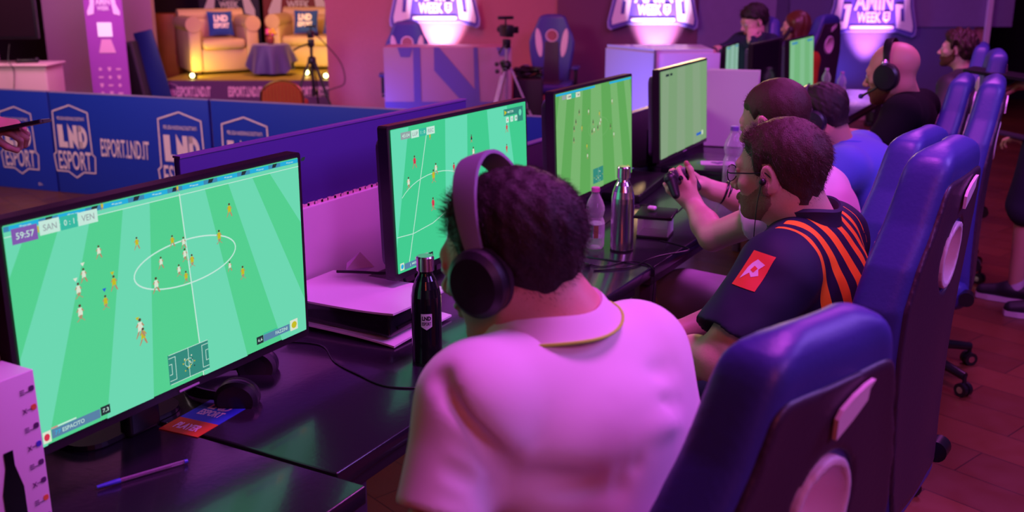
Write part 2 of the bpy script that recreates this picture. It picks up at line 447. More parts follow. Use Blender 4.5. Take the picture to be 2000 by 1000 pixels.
# ------------------------------------------------------------------ printed counter on the left, with bold letters
M_cnt = mat('counter_print', (.42, .20, .34), .5); M_cnt2 = mat('counter_letters', (.14, .09, .38), .5)
t = thing('counter', 'printed counter with huge violet letters in front of the red wall', 'counter', MBG @ Vector((-.62, 10.2, 0)), R(29.2))
m = MB(); m.box((0, 0, .46), (1.23, .42, .92), bev=.004); m.build('body', M_cnt, t)
m = MB(); X = T(0, -.212, 0) @ RX(90)
m.prism([(-.615, .40), (.615, .40), (.615, .27), (-.615, .27)], .002, 0, X)
m.prism([(-.13, .92), (-.08, .92), (.26, .52), (.26, .40), (.14, .40), (-.13, .70)], .0025, 0, X)
m.prism([(-.33, .92), (-.26, .92), (-.26, .40), (-.33, .40)], .0025, 0, X)
m.prism([(-.48, .92), (-.33, .92), (-.36, .83), (-.45, .83)], .0025, 0, X)
m.prism([(.25, .92), (.29, .92), (.31, .40), (.26, .40)], .0025, 0, X)
m.prism([(.47, .92), (.61, .92), (.58, .84), (.50, .84)], .0025, 0, X)
for i in range(4):
    x0 = -.60+i*.31
    arc = [(x0+.02+.26*k/8, .22+.04*math.sin(math.pi*k/8)) for k in range(9)]
    m.line([(x0+.02, .0)]+arc+[(x0+.28, .0)], .035, .003, 0, X)
m.build('print', M_cnt2, t)

# white counter panels by the seated commentators
M_wp = mat('white_panel', (.62, .55, .68), .35, coat=.2)
a, b, c = Vector((.73, 8.0)), Vector((1.032, 7.5)), Vector((1.50, 7.5))
t = thing('counter', 'white folding counter panels lit blue, in front of the man in black sweater', 'counter', (0, 0, 0))
for nm, p, q in (('side_panel', a, b), ('front_panel', b, c)):
    d = (q-p); L = d.length; X = MBG @ T(p.x, p.y, 0) @ RZ(math.degrees(math.atan2(d.y, d.x)))
    MB().box((L/2, 0, .53), (L, .03, 1.06), bev=.004, M=X).build(nm, M_wp, t)
MB().box((0, 0, .55), (.02, .02, 1.06), M=MBG @ T(1.03, 7.48, 0)).build('corner_post', mat('alu', (.6, .6, .62), .3, 1.), t)
MB().prism([(.73, 8.0), (1.03, 7.5), (1.45, 7.5), (1.45, 8.0)], .025, 0, MBG @ T(0, 0, 1.06)).build('worktop', M_wp, t)

# ------------------------------------------------------------------ low advertising boards of the league
M_bd = mat('board_blue', (.010, .035, .36), .45, bump=.05, bscale=8); M_ink = mat('board_ink', (.78, .55, .58), .6)
M_bdv = mat('board_violet', (.06, .04, .25), .45)
def shield(m, cx, cy, s, X, mi=0, z=.003, small=True):
    """league shield with writing; s = height"""
    u = s/100.
    P = lambda pts: [(cx+x*u*1.10, cy+y*u) for x, y in pts]
    m.line(P([(-28, -16), (-27, 40), (0, 49), (27, 40), (28, -16), (32, -20), (30, -42), (12, -42), (0, -50), (-12, -42), (-30, -42), (-32, -20)]), 1.9*u, z, mi, X, closed=True)
    if small: m.text('PER LEGA NAZIONALE DILETTANTI', cx, cy+31*u, 46*u, 4.4*u, z, mi, X, .01)
    m.flat(P([(-22, 22), (-14, 22), (-14, -1), (-8, -1), (-8, -9), (-22, -9)]), z, mi, X)
    m.flat(P([(-6, 24), (2, 9), (2, 22), (8.2, 22), (8.2, -12), (0, 2), (0, -9), (-6, -9)]), z, mi, X)
    arc = [(10+3+10*math.sin(R(a)), 6.5+15.5*math.cos(R(a))) for a in range(0, 181, 15)]
    arc2 = [(10+5+3.4*math.sin(R(a)), 6.5+7*math.cos(R(a))) for a in range(180, -1, -20)]
    m.flat(P([(9.6, 22)]+arc+[(9.6, -9), (9.6, 0)]+[(14, -.5)]+arc2+[(14, 13.5), (9.6, 13.5)]), z, mi, X)
    m.flat(P([(9.6, 22), (15, 22), (15, -9), (9.6, -9)]), z, mi, X)
    m.text('ESPORT', cx, cy-26.5*u, 57*u, 26*u, z, mi, X, .012, .08)
def advert(p, q, h, label, items, base=0., group='low blue advertising boards'):
    p = Vector(p); q = Vector(q); d = q-p; L = d.length; rz = math.atan2(d.y, d.x)
    t = thing('advertising_board', label, 'advertising board', (p.x, p.y, base), rz, group)
    MB().box((L/2, .02, h/2), (L, .03, h), bev=.003).build('panel', M_bd, t)
    m = MB(); X = T(0, .003, 0) @ RX(90)
    for it in items:
        if it[0] == 's': shield(m, it[1], it[2], it[3], X)
        else: m.text(it[1], it[2], it[3], it[4], it[5], .003, 0, X, .012, .1)
    m.build('print', M_ink, t)
    MB().box((L/2, .02, h+.002), (L, .034, .006)).build('edge_strip', mat('board_edge', (.35, .25, .45), .4), t)
    return t
def onl(x): return 4.94+.1556*(x+7.2)
advert((-9.9, onl(-9.9)), (-6.78, onl(-6.78)), .76, 'leftmost blue league board with one shield, behind the outstretched hand', [('s', 2.83, .38, .52), ('t', 'D-', 3.00, .05, .04, .02)])
advert((-6.76, onl(-6.76)), (-5.36, onl(-5.36)), .76, 'middle blue league board with a web address between two shields',
       [('s', .185, .40, .55), ('t', 'ESPORT.LND.IT', .66, .37, .44, .135), ('s', 1.165, .36, .62)])
advert((-5.34, onl(-5.34)), (-2.9, onl(-2.9)), .76, 'rightmost blue league board, its far end catching grey light', [('s', .27, .35, .62)])

# ------------------------------------------------------------------ stage with armchairs
M_gold = mat('stage_floor', (.35, .28, .03), .5)
MS = MBG @ T(-2.75, 12.0, 0)
t = thing('stage', 'low stage with a printed skirt and yellow lit floor', 'stage', MS.to_translation(), R(29.2))
MB().box((0, 1.55, .2), (2.6, 3.1, .40)).build('platform', M_gold, t)
M_skirt = mat('skirt_print', (.10, .03, .13), .6); M_pink = mat('skirt_ink', (.75, .42, .6), .6)
MB().box((0, -.012, .2), (2.6, .02, .39)).build('skirt', M_skirt, t)
m = MB(); X = T(0, -.024, 0) @ RX(90)
for i, cx in enumerate((-.95, -.35, .42)): m.text('ESPORT.LND.IT', cx, .27, .40, .12, .001, 0, X, .04, .1)
for cx in (-1.22, .02, .9): shield(m, cx, .24, .26, X, 0, .001, False)
m.build('skirt_writing', M_pink, t)
for lx, ly in ((-1.0, .22), (.57, .2), (.27, .6)):
    p = MS @ Vector((lx, ly, .47))
    l = light('stage_flood', 'SPOT', p, MS @ Vector((lx*.8, 1.9, .65)), (1, .72, .05), 15, .05, 120, .9)
    k = thing('flood_lamp', 'small bright yellow floor lamp %s' % {-1.0: 'beside the armchair at the stage edge', .57: 'at the right front corner of the stage', .27: 'in front of the yellow sofa'}[lx],
              'lamp', MS @ Vector((lx, ly-.05, .40)), R(29.2), 'yellow stage floor lamps')
    MB().box((0, 0, .035), (.09, .06, .07), bev=.008).build('lamp_body', M_black, k)
    MB().cyl((0, .031, .04), (0, .036, .04), .03).build('lens', emis('lamp_yellow', (1, .9, .3), 12), k)
    MB().cyl((0, -.031, .04), (0, -.034, .04), .025).build('rear_lens', emis('lamp_yellow', (1, .9, .3), 12), k)
light('stage_amber', 'AREA', MS @ Vector((.2, .3, 2.2)), MS @ Vector((0, 1.6, .5)), (1, .45, .12), 30, .6)

M_leather = mat('cream_leather', (.55, .38, .26), .45, bump=.3, bscale=45)
def chester(x, y, rz, w, label, grp='cream tufted seats on the stage'):
    t = thing('armchair' if w < 1.2 else 'sofa', label, 'armchair' if w < 1.2 else 'sofa', MS @ Vector((x, y, .40)), R(29.2+rz), grp)
    h = w/2
    MB().box((0, 0, .17), (w-.28, .62, .28), bev=.04).build('base', M_leather, t)
    MB().box((0, -.06, .36), (w-.36, .60, .12), bev=.045).build('seat_cushion', M_leather, t)
    m = MB(); m.box((0, .27, .45), (w-.1, .16, .42), bev=.05)
    m.cyl((-h+.04, .28, .68), (h-.04, .28, .68), .085, n=24)
    for i in range(int(w/.13)):
        for j in range(3): m.sphere((-h+.16+i*.13+(j % 2)*.06, .187, .40+j*.09), .012, 8)
    m.build('backrest', M_leather, t)
    for s in (-1, 1):
        m = MB(); m.box((s*(h-.09), -.02, .30), (.15, .66, .52), bev=.03); m.cyl((s*(h-.08), -.36, .60), (s*(h-.08), .30, .60), .095, n=24)
        m.build('armrest', M_leather, t)
        for yy in (-.3, .28): MB().cyl((s*(h-.12), yy, 0), (s*(h-.12), yy, .06), .02, .03).build('foot', mat('dark_wood', (.05, .02, .01), .4), t)
    return t
chester(-.92, 1.0, 30, .88, 'cream armchair at the left of the stage with a blue cushion')
chester(.46, 1.6, -6, 1.6, 'cream sofa glowing yellow at the right of the stage')
M_cb = mat('cushion_blue', (.02, .07, .40), .8, bump=.2, bscale=40); M_ct = mat('cushion_cream', (.6, .45, .35), .8)
def cushion(x, y, z, rz, label, tilt=18):
    t = thing('cushion', label, 'cushion', MS @ Vector((x, y, z)), R(29.2+rz), 'printed league cushions')
    m = MB(); n = 10; vs = []
    for i in range(n+1):
        for j in range(n+1):
            u = i/n*2-1; v = j/n*2-1; b = (1-u**4)*(1-v**4)
            vs.append((u*.155*(1-.06*(1-v*v)), -.065*b, v*.155*(1-.06*(1-u*u))+.155))
    k = (n+1)**2; fs = [(i*(n+1)+j, (i+1)*(n+1)+j, (i+1)*(n+1)+j+1, i*(n+1)+j+1) for i in range(n) for j in range(n)]
    X = RX(-tilt); m.add(vs, fs, 0, True, X); m.add([(a, -b, c) for a, b, c in vs], [f[::-1] for f in fs], 1, True, X)
    m.build('cover', [M_cb, M_ct], t, weld=True)
    q = MB(); XX = RX(-tilt) @ T(0, -.070, .155) @ RX(90)
    q.text('LND', 0, .045, .17, .085, .002, 0, XX, .06); q.text('ESPORT', 0, -.045, .19, .065, .002, 0, XX, .05, .1)
    q.build('print', M_em_w, t); return t
cushion(-.88, 1.08, .84, 24, 'blue league cushion standing in the cream armchair')
cushion(.10, 1.45, .84, 0, 'blue league cushion at the middle of the sofa behind the black tripod')
cushion(.47, 1.42, .84, -14, 'blue league cushion in the right end of the sofa')
# side table with cloth and flowers
t = thing('side_table', 'round side table under the violet cloth on the stage', 'table', MS @ Vector((-.17, .62, .40)), R(29.2))
MB().cyl((0, 0, .335), (0, 0, .362), .205, n=32).build('tabletop', MATS['dark_wood'], t)
MB().cyl((0, 0, 0), (0, 0, .335), .03).build('leg', MATS['dark_wood'], t); MB().cyl((0, 0, 0), (0, 0, .02), .16, n=24).build('foot', MATS['dark_wood'], t)
m = MB(); n = 64; prof = [(0.01, .46), (.15, .461), (.255, .458), (.275, .42), (.30, .30), (.33, .18), (.35, .05)]
vs = []
for i, (r, z) in enumerate(prof):
    for k in range(n):
        a = 2*math.pi*k/n; f = max(0, (.46-z)/.41); rr = r*(1+.09*f*math.sin(a*9+1)); drop = .16*f*max(0, math.cos(2*a))
        vs.append((rr*math.cos(a), rr*math.sin(a), z+drop))
m.add(vs, [(i*n+k, i*n+(k+1) % n, (i+1)*n+(k+1) % n, (i+1)*n+k) for i in range(len(prof)-1) for k in range(n)], 0, True)
o = m.build('tablecloth', mat('violet_cloth', (.05, .03, .22), .5, sheen=.5)); o.matrix_world = MS @ T(-.17, .62, .40) @ Matrix.Diagonal((.84, .84, .80, 1))
props(o, 'violet satin cloth draped over the round side table on the stage', 'tablecloth')
t = thing('flower_vase', 'small vase of pink and yellow flowers on the violet side table', 'flowers', MS @ Vector((-.17, .62, .772)))
MB().lathe([(.03, 0), (.045, .02), (.05, .06), (.035, .09)]).build('vase', mat('vase_red', (.3, .06, .05), .3), t)
m = MB()
for i in range(14):
    a = random.uniform(0, 6.28); r = random.uniform(0, .07); m.sphere((r*math.cos(a), r*math.sin(a), .11+random.uniform(0, .05)), .024, 8, i % 2)
m.build('petals', [mat('petal_pink', (.8, .08, .4), .6), mat('petal_yellow', (.8, .5, .05), .6)], t)

# roll-up banners behind the seats
def banner(x, y, w, h, z0, label, body, rz=0, col=(.04, .02, .10), logos=True):
    t = thing('banner_stand', label, 'banner', MBG @ Vector((x, y, z0)), R(29.2+rz), 'upright event banners')
    MB().box((0, 0, .04), (w+.04, .14, .08), bev=.01).build('foot_box', M_black, t)
    MB().box((0, 0, h/2+.06), (w, .008, h)).build('sheet', mat(body, col, .5), t)
    m = MB(); X = T(0, -.006, 0) @ RX(90)
    for i in range(5):
        for j in range(4 if w > .6 else 3):
            cx = (j-(1.5 if w > .6 else 1))*w*.24; cy = .28+i*.085
            [lambda: m.prism(rrect(w*.13, .018, .004, 2, cx, cy), .001, 0, X), lambda: m.prism(rrect(.034, .034, .016, 4, cx, cy), .001, 0, X),
             lambda: m.prism([(cx-.02, cy+.02), (cx+.02, cy+.02), (cx+.015, cy-.01), (cx, cy-.024), (cx-.015, cy-.01)], .001, 0, X)][(i+j) % 3]()
    if w < .6: m.text('ESPORT.LND.IT', 0, .14, w*.5, .05, .001, 0, X, .04, .1)
    m.build('sponsor_marks', M_pink if w < .6 else mat('faint_marks', (.35, .2, .25), .6), t)
    k = w/185; Y = X @ T(0, h*.62 if w < .6 else h*.39, 0) @ Matrix.Scale(k, 4)
    q = MB()
    for s in (-1, 1):
        g = [(-60, 66), (-62, 25), (-79, -12), (-78, -30), (-48, -22), (-40, 40), (-40, 66)]
        g = [(s*a, b) for a, b in g]; q.prism(g if s < 0 else g[::-1], 1, 0, Y)
    q.text('AMIN', 0, 36, 70, 34, 1, 0, Y, .03); q.text('WEEK', 0, 4, 60, 20, 1, 0, Y, .03)
    q.build('emblem', M_em_w, t); return t
tb = banner(-4.27, 11.0, .40, 2.0, 0, 'tall narrow violet banner beside the left wall, a white square at its middle', 'banner_magenta', 0, (.33, .07, .42))
MB().box((-.005, -.008, 1.03), (.15, .004, .145)).build('white_square', mat('paper_white_glow', (.9, .9, .9), .6, emit=(1, 1, 1), es=.25), tb)  # paper square brightened by a faint glow in its material; it is no lamp
MB().prism([(-.09, .86), (-.05, 1.0), (.05, 1.0), (.09, .86)], .001, 0, T(0, -.007, -.07) @ RX(90)).build('arrow', M_pink, tb)
light('banner_spot', 'SPOT', MBG @ Vector((-3.6, 9.6, 3.2)), MBG @ Vector((-4.27, 11.0, .9)), (1, .35, 1), 150, .1, 22, .6)
banner(-4.00, 14.9, .85, 1.9, .40, 'dark event banner behind the cream armchair', 'banner_dark', 0, (.02, .012, .05))
banner(-3.02, 14.9, 1.0, 1.9, .40, 'wine red event banner behind the sofa', 'banner_wine', 0, (.22, .02, .015))
# brown cabinet, leaning panels, loudspeaker left of the stage
o = MB().box((0, 0, .55), (.55, .4, 1.1), bev=.006).build('cabinet_box', mat('orange_wood', (.25, .06, .015), .45, var=.25, bscale=6)); o.matrix_world = MBG @ T(-4.52, 13.4, 0)
props(o, 'tall orange brown wooden box behind the leaning dark speaker', 'box')
t = thing('loudspeaker', 'dark grey loudspeaker leaning beside the tall narrow banner', 'loudspeaker', MBG @ Vector((-4.22, 11.75, 0)), R(29.2))
MB().box((0, 0, .43), (.26, .3, .86), bev=.02, M=RY(-9)).build('case', mat('speaker_grey', (.04, .035, .05), .6), t)
MB().box((0, -.153, .43), (.21, .01, .78), bev=.004, M=RY(-9)).build('grille', M_black, t)
o = MB().box((0, 0, .5), (.22, .03, .98), bev=.01, M=RY(-12)).build('display_panel', mat('panel_navy', (.008, .025, .16), .4)); o.matrix_world = MBG @ T(-3.96, 11.80, 0)
props(o, 'navy blue panel leaning between the speaker and the stage', 'panel')
# wall television and white cabinet
t = thing('television', 'dark flat television on the left wall above the white cabinet', 'television', MBG @ Vector((-5.05, 10.0, .95)), R(29.2))
MB().box((0, 0, .36), (1.05, .05, .62), bev=.006).build('case', M_black, t)
MB().box((0, -.028, .36), (1.01, .004, .58)).build('screen', mat('dark_screen', (.02, .01, .015), .12), t)
t = thing('white_cabinet', 'low white cabinet under the television', 'cabinet', MBG @ Vector((-5.1, 10.15, 0)), R(29.2))
MB().box((0, 0, .37), (1.25, .4, .74), bev=.02).build('body', mat('cabinet_white', (.72, .55, .5), .35), t)
MB().box((0, 0, .75), (1.29, .44, .025), bev=.01).build('top', MATS['cabinet_white'], t)
m = MB(); m.box((0, 0, .02), (.14, .07, .035), bev=.012); m.sphere((-.08, -.01, .02), .025, 10); m.sphere((.08, -.01, .025), .028, 10)
o = m.build('game_controller', M_black); o.matrix_world = MBG @ T(-4.72, 10.12, .763) @ RZ(20); props(o, 'small black game controller on the low white cabinet', 'game controller')
o = MB().tube(spline([MBG @ Vector(p) for p in ((-4.80, 9.96, .95), (-4.80, 9.9, .80), (-4.76, 9.9, .70), (-4.80, 9.9, .4), (-4.82, 9.9, .02))], 8), .004, 6).build('cable', M_black)
props(o, 'thin black cable hanging below the wall television', 'cable')
light('cabinet_glow', 'AREA', MBG @ Vector((-4.9, 9.0, 2.6)), MBG @ Vector((-5.0, 10.2, .6)), (1, .45, .30), 16, .6)

# ------------------------------------------------------------------ tripods with cameras
def tripod(x, y, rz, h, legm, label, dark):
    t = thing('camera_tripod', label, 'tripod', MBG @ Vector((x, y, 0)), R(29.2+rz), 'camera tripods')
    ap = h*.70; col = mat(legm, *( ((.012, .012, .015), .4) if dark else ((.75, .62, .75), .3, .6) ))
    for k in range(3):
        a = R(90+120*k); f = Vector((math.cos(a)*h*.33, math.sin(a)*h*.33, 0)); top = Vector((math.cos(a)*.03, math.sin(a)*.03, ap))
        mid = f.lerp(top, .5); m = MB()
        for s in (-.012, .012):
            o2 = Vector((-math.sin(a), math.cos(a), 0))*s; m.cyl(top+o2, mid+o2, .008, n=10)
        m.cyl(mid, f+Vector((0, 0, .03)), .011, n=10); l = m.build('leg', col, t)
        MB().cyl(mid+(top-mid)*.08, mid-(top-mid)*.03, .019, n=12).build('clamp', M_black, l)
        MB().sphere(f+Vector((0, 0, .016)), .016, 10).build('rubber_foot', M_black, l)
    m = MB()
    for k in range(3):
        a = R(90+120*k); f = Vector((math.cos(a)*h*.33, math.sin(a)*h*.33, 0)); top = Vector((0, 0, ap)); m.cyl(f.lerp(top, .5), (0, 0, ap*.5), .005, n=8)
    m.build('spreader', col, t)
    MB().cyl((0, 0, ap*.48), (0, 0, h*.86), .015, n=14).build('centre_column', col, t)
    MB().lathe([(.04, ap-.03), (.045, ap), (.04, ap+.03), (.02, ap+.05)]).build('collar', M_black, t)
    MB().box((0, 0, h*.88), (.06, .07, .08), bev=.01).build('pan_head', M_black, t)
    MB().tube([(0, -.02, h*.88), (-.10, -.12, h*.85), (-.15, -.18, h*.82)], .009, 8).build('pan_handle', M_black, t)
    c = thing('camcorder', ('black camcorder with its screen folded out on the silver tripod' if not dark else 'small black camera on the black tripod by the stage'), 'camera', MBG @ Vector((x, y, h*.92)), R(29.2+rz))
    k = 1 if not dark else .7
    MB().box((0, 0, .07*k), (.075*k, .17*k, .11*k), bev=.012).build('body', M_black, c)
    MB().cyl((0, .08*k, .075*k), (0, .15*k, .075*k), .034*k).build('lens', M_black, c)
    MB().box((.085*k, -.03, .075*k), (.06*k, .012, .06*k), bev=.003, M=RZ(15)).build('fold_out_screen', M_black, c)
    m = MB(); m.box((0, .02, .185*k), (.15*k, .035, .03*k), bev=.008); m.cyl((0, .02, .12*k), (0, .02, .18*k), .008); m.build('microphone', M_black, c)
    return t
tripod(-.05, 9.55, 24, 1.12, 'silver_tube', 'silver tripod standing behind the second monitor', False)
o = MB()
for k in range(7): o.sphere((random.uniform(-.05, .05), random.uniform(-.03, .03), random.uniform(-.04, .05)), .022, 8)
o = o.build('cable_coil', M_black); o.matrix_world = MBG @ T(-.10, 9.45, .78); props(o, 'bunch of black cable hanging from the silver tripod collar', 'cable')
tripod(-2.10, 10.9, 0, 1.02, 'black_tube', 'thin black tripod in front of the stage', True)
o = MB().tube(spline([MBG @ Vector(p) for p in ((-2.1, 10.9, 1.03), (-1.95, 10.85, .9), (-1.78, 10.8, .7), (-1.75, 10.8, .5), (-1.86, 10.8, .44), (-2.0, 10.8, .4))], 8), .006, 6).build('cable', M_black)
props(o, 'black cable looping from the camera on the black tripod', 'cable')
# banquet chair back in front of the stage
t = thing('banquet_chair', 'banquet chair with an orange ribbed round back and gold frame', 'chair', MBG @ Vector((-2.10, 9.4, 0)), R(29.2+6))
arc = [(.19*math.cos(R(a)), 0, .52+.14*math.sin(R(a))) for a in range(0, 181, 12)]
MB().tube([(.19, 0, .40)]+arc+[(-.19, 0, .40)], .012, 8).build('back_frame', mat('gold_tube', (.75, .45, .15), .25, 1.), t)
m = MB(); m.prism([(a[0]*.93, a[2]*1-.01) for a in arc]+[(-.177, .40), (.177, .40)], .03, 0, T(0, .015, 0) @ RX(90))
for i in range(11): m.cyl((-.16+i*.032, -.016, .40), (-.16+i*.032, -.016, .52+.12*math.sqrt(max(0, 1-((-.16+i*.032)/.18)**2))), .009, n=8)
m.build('backrest', mat('orange_fabric', (.50, .10, .02), .7), t)
MB().box((0, .22, .42), (.40, .42, .07), bev=.03).build('seat', MATS['orange_fabric'], t)
for sx in (-.18, .18):
    for sy in (.02, .40): MB().cyl((sx, sy, 0), (sx, sy, .42), .012).build('leg', MATS['gold_tube'], t)

# ------------------------------------------------------------------ desks, partition boards
M_desk = mat('desk_black', (.018, .013, .024), .22, spec=.6, coat=.3, bump=.03, bscale=90)
def table(y0, y1, xe, label, x0=-1.80):
    t = thing('trestle_table', label, 'table', (0, 0, 0), 0, 'black gaming tables in one row')
    m = MB(); L = y1-y0-.006
    m.box(((x0+xe)/2, (y0+y1)/2, .732), (xe-x0, L, .036), bev=.004); m.build('tabletop', M_desk, t)
    MB().box(((x0+xe)/2, (y0+y1)/2, .690), (xe-x0-.06, L-.10, .045), bev=.004).build('apron', mat('apron_dark', (.05, .02, .045), .5), t)
    for yy in (y0+.13, y1-.13):
        for xx in (x0+.07, xe-.07):
            MB().box((xx, yy, .335), (.045, .045, .67), bev=.006).build('leg', mat('table_leg', (.10, .04, .10), .4), t)
        MB().box(((x0+xe)/2, yy, .2), (xe-x0-.14, .025, .025)).build('stretcher', MATS['table_leg'], t)
    return t
table(-.25, 1.32, -1.035, 'nearest black table, bearing the pen and the white box')
table(1.325, 2.875, -1.11, 'second black table, with the black bottle and the lying console')
table(2.885, 4.44, -1.105, 'third black table, under the forearms holding the controller')
table(4.45, 6.0, -1.20, 'fourth black table, in front of the headset wearer in blue')
table(6.02, 8.2, -1.29, 'farthest black table of the row, with the two distant water bottles', -2.15)
t = thing('partition_board', 'violet partition board behind the first two monitors, white strip below', 'partition', (-1.82, 1.66, .75))
MB().box((0, .635, .235), (.02, 1.26, .47), bev=.003).build('blue_board', M_bdv, t)
MB().box((.016, .635, .135), (.012, 1.26, .27), bev=.002).build('white_board', mat('board_white', (.72, .62, .74), .55), t)
X = frame((.0105, 0, 0), (0, 1, 0), (0, 0, 1)); m = MB()
m.line([(.83, .268), (.78, .36), (.88, .41), (.98, .36), (.95, .268)], .006, .0005, 0, X)
for k in range(24): m.flat(rrect(.016+.008*(k % 3), .008+.004*(k % 2), .002, 1, .36+k*.019, .274), .0005, 0, X)
m.build('print', M_ink, t)
MB().box((0, .635, .4715), (.024, 1.26, .005)).build('edge_strip', mat('board_edge_pale', (.16, .09, .34), .4), t)
t = thing('partition_board', 'plain dark violet low partition behind the third and fourth monitors', 'partition', (-1.83, 2.95, .75))
MB().box((0, 1.5, .125), (.03, 3.0, .25), bev=.003).build('panel', mat('board_dark', (.07, .03, .09), .5), t)
MB().box((0, 1.5, .252), (.034, 3.0, .005)).build('edge_strip', MATS['board_edge_pale'], t)

# ------------------------------------------------------------------ monitors with football on their screens
W, HH = .70, .405
E_ = lambda n, c, s=1.: emis('screen_'+n, c, s)
def monitor(pos, yaw, tilt, label, pal, draw, grp='gaming monitors in a row', w=W, h=HH, on=True):
    """pal: dark stripe, light stripe. Local x along the width, y up, z out of the screen"""
    x, y, z = pos
    t = thing('monitor', label, 'monitor', (x, y, .75), 0, grp)
    wv = Vector((-math.sin(yaw), math.cos(yaw), 0)); nv = Vector((math.cos(yaw), math.sin(yaw), 0))
    uv = Vector((0, 0, 1))*math.cos(tilt)-nv*math.sin(tilt)
    X = frame((0, 0, z-.75), wv, uv)
    m = MB(); m.prism(rrect(w, h, .008), .03, 0, X @ T(0, 0, -.032)); m.build('bezel_frame', mat('bezel_black', (.02, .012, .02), .3), t)
    m = MB(); m.prism(rrect(w*.93, h*.86, .03), .035, 0, X @ T(0, -.005, -.06)); m.prism(rrect(w*.5, h*.45, .03), .03, 0, X @ T(0, -.03, -.08))
    m.build('rear_shell', mat('monitor_back', (.10, .10, .16), .35), t)
    sw, sh = w-.022, h-.028; A = X @ T(0, .004, 0)
    m = MB(); P = lambda pts: [((u-.5)*w, (v-.5)*h-.002) for u, v in pts]
    m.flat(rrect(sw, sh, .002, 1), .0006, 0, A)
    if draw: draw(m, P, A, w, h)
    m.build('screen', pal, t)
    q = MB(); q.text('····', 0, -h/2+.007, .03, .004, .0008, 0, X, .0); 
    MB().prism(rrect(.05, .004, .001, 1), .001, 0, X @ T(0, -h/2+.006, 0)).build('badge', mat('badge_grey', (.5, .35, .55), .3), t)
    zb = z-.75-h/2
    o = -nv*.15
    MB().box((-.15, 0, zb*.5+.05), (.035, .08, zb+.10), bev=.01, M=RZ(math.degrees(yaw))).box((-.09, 0, zb+.10), (.12, .08, .05), bev=.01, M=RZ(math.degrees(yaw))).build('stand_neck', M_black, t)
    MB().prism(rrect(.17, .26, .05, 6), .010, 0, RZ(math.degrees(yaw)) @ T(-.235, 0, .0015)).build('stand_base', M_black, t)
    return t
def clipx(poly, u0=.017, u1=.983, v0=.036, v1=.966):
    def cl(ps, f, s):
        out = []
        for i in range(len(ps)):
            a, b = ps[i-1], ps[i]; fa, fb = f(a), f(b)
            if (fa >= 0) != (fb >= 0): t = fa/(fa-fb); out.append((a[0]+(b[0]-a[0])*t, a[1]+(b[1]-a[1])*t))
            if fb >= 0: out.append(b)
        return out
    for f in (lambda p: p[0]-u0, lambda p: u1-p[0], lambda p: p[1]-v0, lambda p: v1-p[1]):
        poly = cl(poly, f, 0)
        if len(poly) < 3: return []
    return poly
def footballer(m, P, A, u, v, body, h=.05, z=.0022, head=6, asp=.58, flip=1):
    a = h*asp
    for pl, mi in (([(-.12, .45), (.16, .45), (.2, .05), (-.14, .05)], body), ([(-.14, .05), (.2, .05), (.15, -.12), (.0, -.02), (-.16, -.12)], body),
                   ([(.05, -.02), (.2, -.1), (.32*flip, -.42), (.22*flip, -.45), (.08, -.2)], 7), ([(-.16, -.1), (-.02, -.06), (-.16*flip, -.3), (-.3*flip, -.48), (-.32*flip, -.42)], 7),
                   ([(.16, .42), (.3, .2), (.25, .16), (.12, .3)], 7), ([(-.12, .42), (-.27, .22), (-.22, .17), (-.1, .3)], 7)):
        pts = [(u+x*a*1.0, v+y*h) for x, y in pl]; m.flat(P(pts), z+.0002*(mi == 7), mi, A)
    m.flat(P([(u+.02*a+.11*a*math.cos(k*1.047), v+h*.58+.11*h*.9*math.sin(k*1.047)) for k in range(6)]), z+.0003, head, A)
def box_(m, P, A, u0, v0, u1, v1, mi, z=.003): m.flat(P([(u0, v0), (u1, v0), (u1, v1), (u0, v1)]), z, mi, A)
def quadline(m, P, A, pts, mi, wd=.0022, z=.0016, closed=False): m.line(P(pts), wd, z, mi, A, closed)
def write(m, P, A, st, cu, cv, wu, hv, mi, z=.0036, w=W, h=HH, bold=.01): m.text(st, (cu-.5)*w, (cv-.5)*h-.002, wu*w, hv*h, z, mi, A, bold)

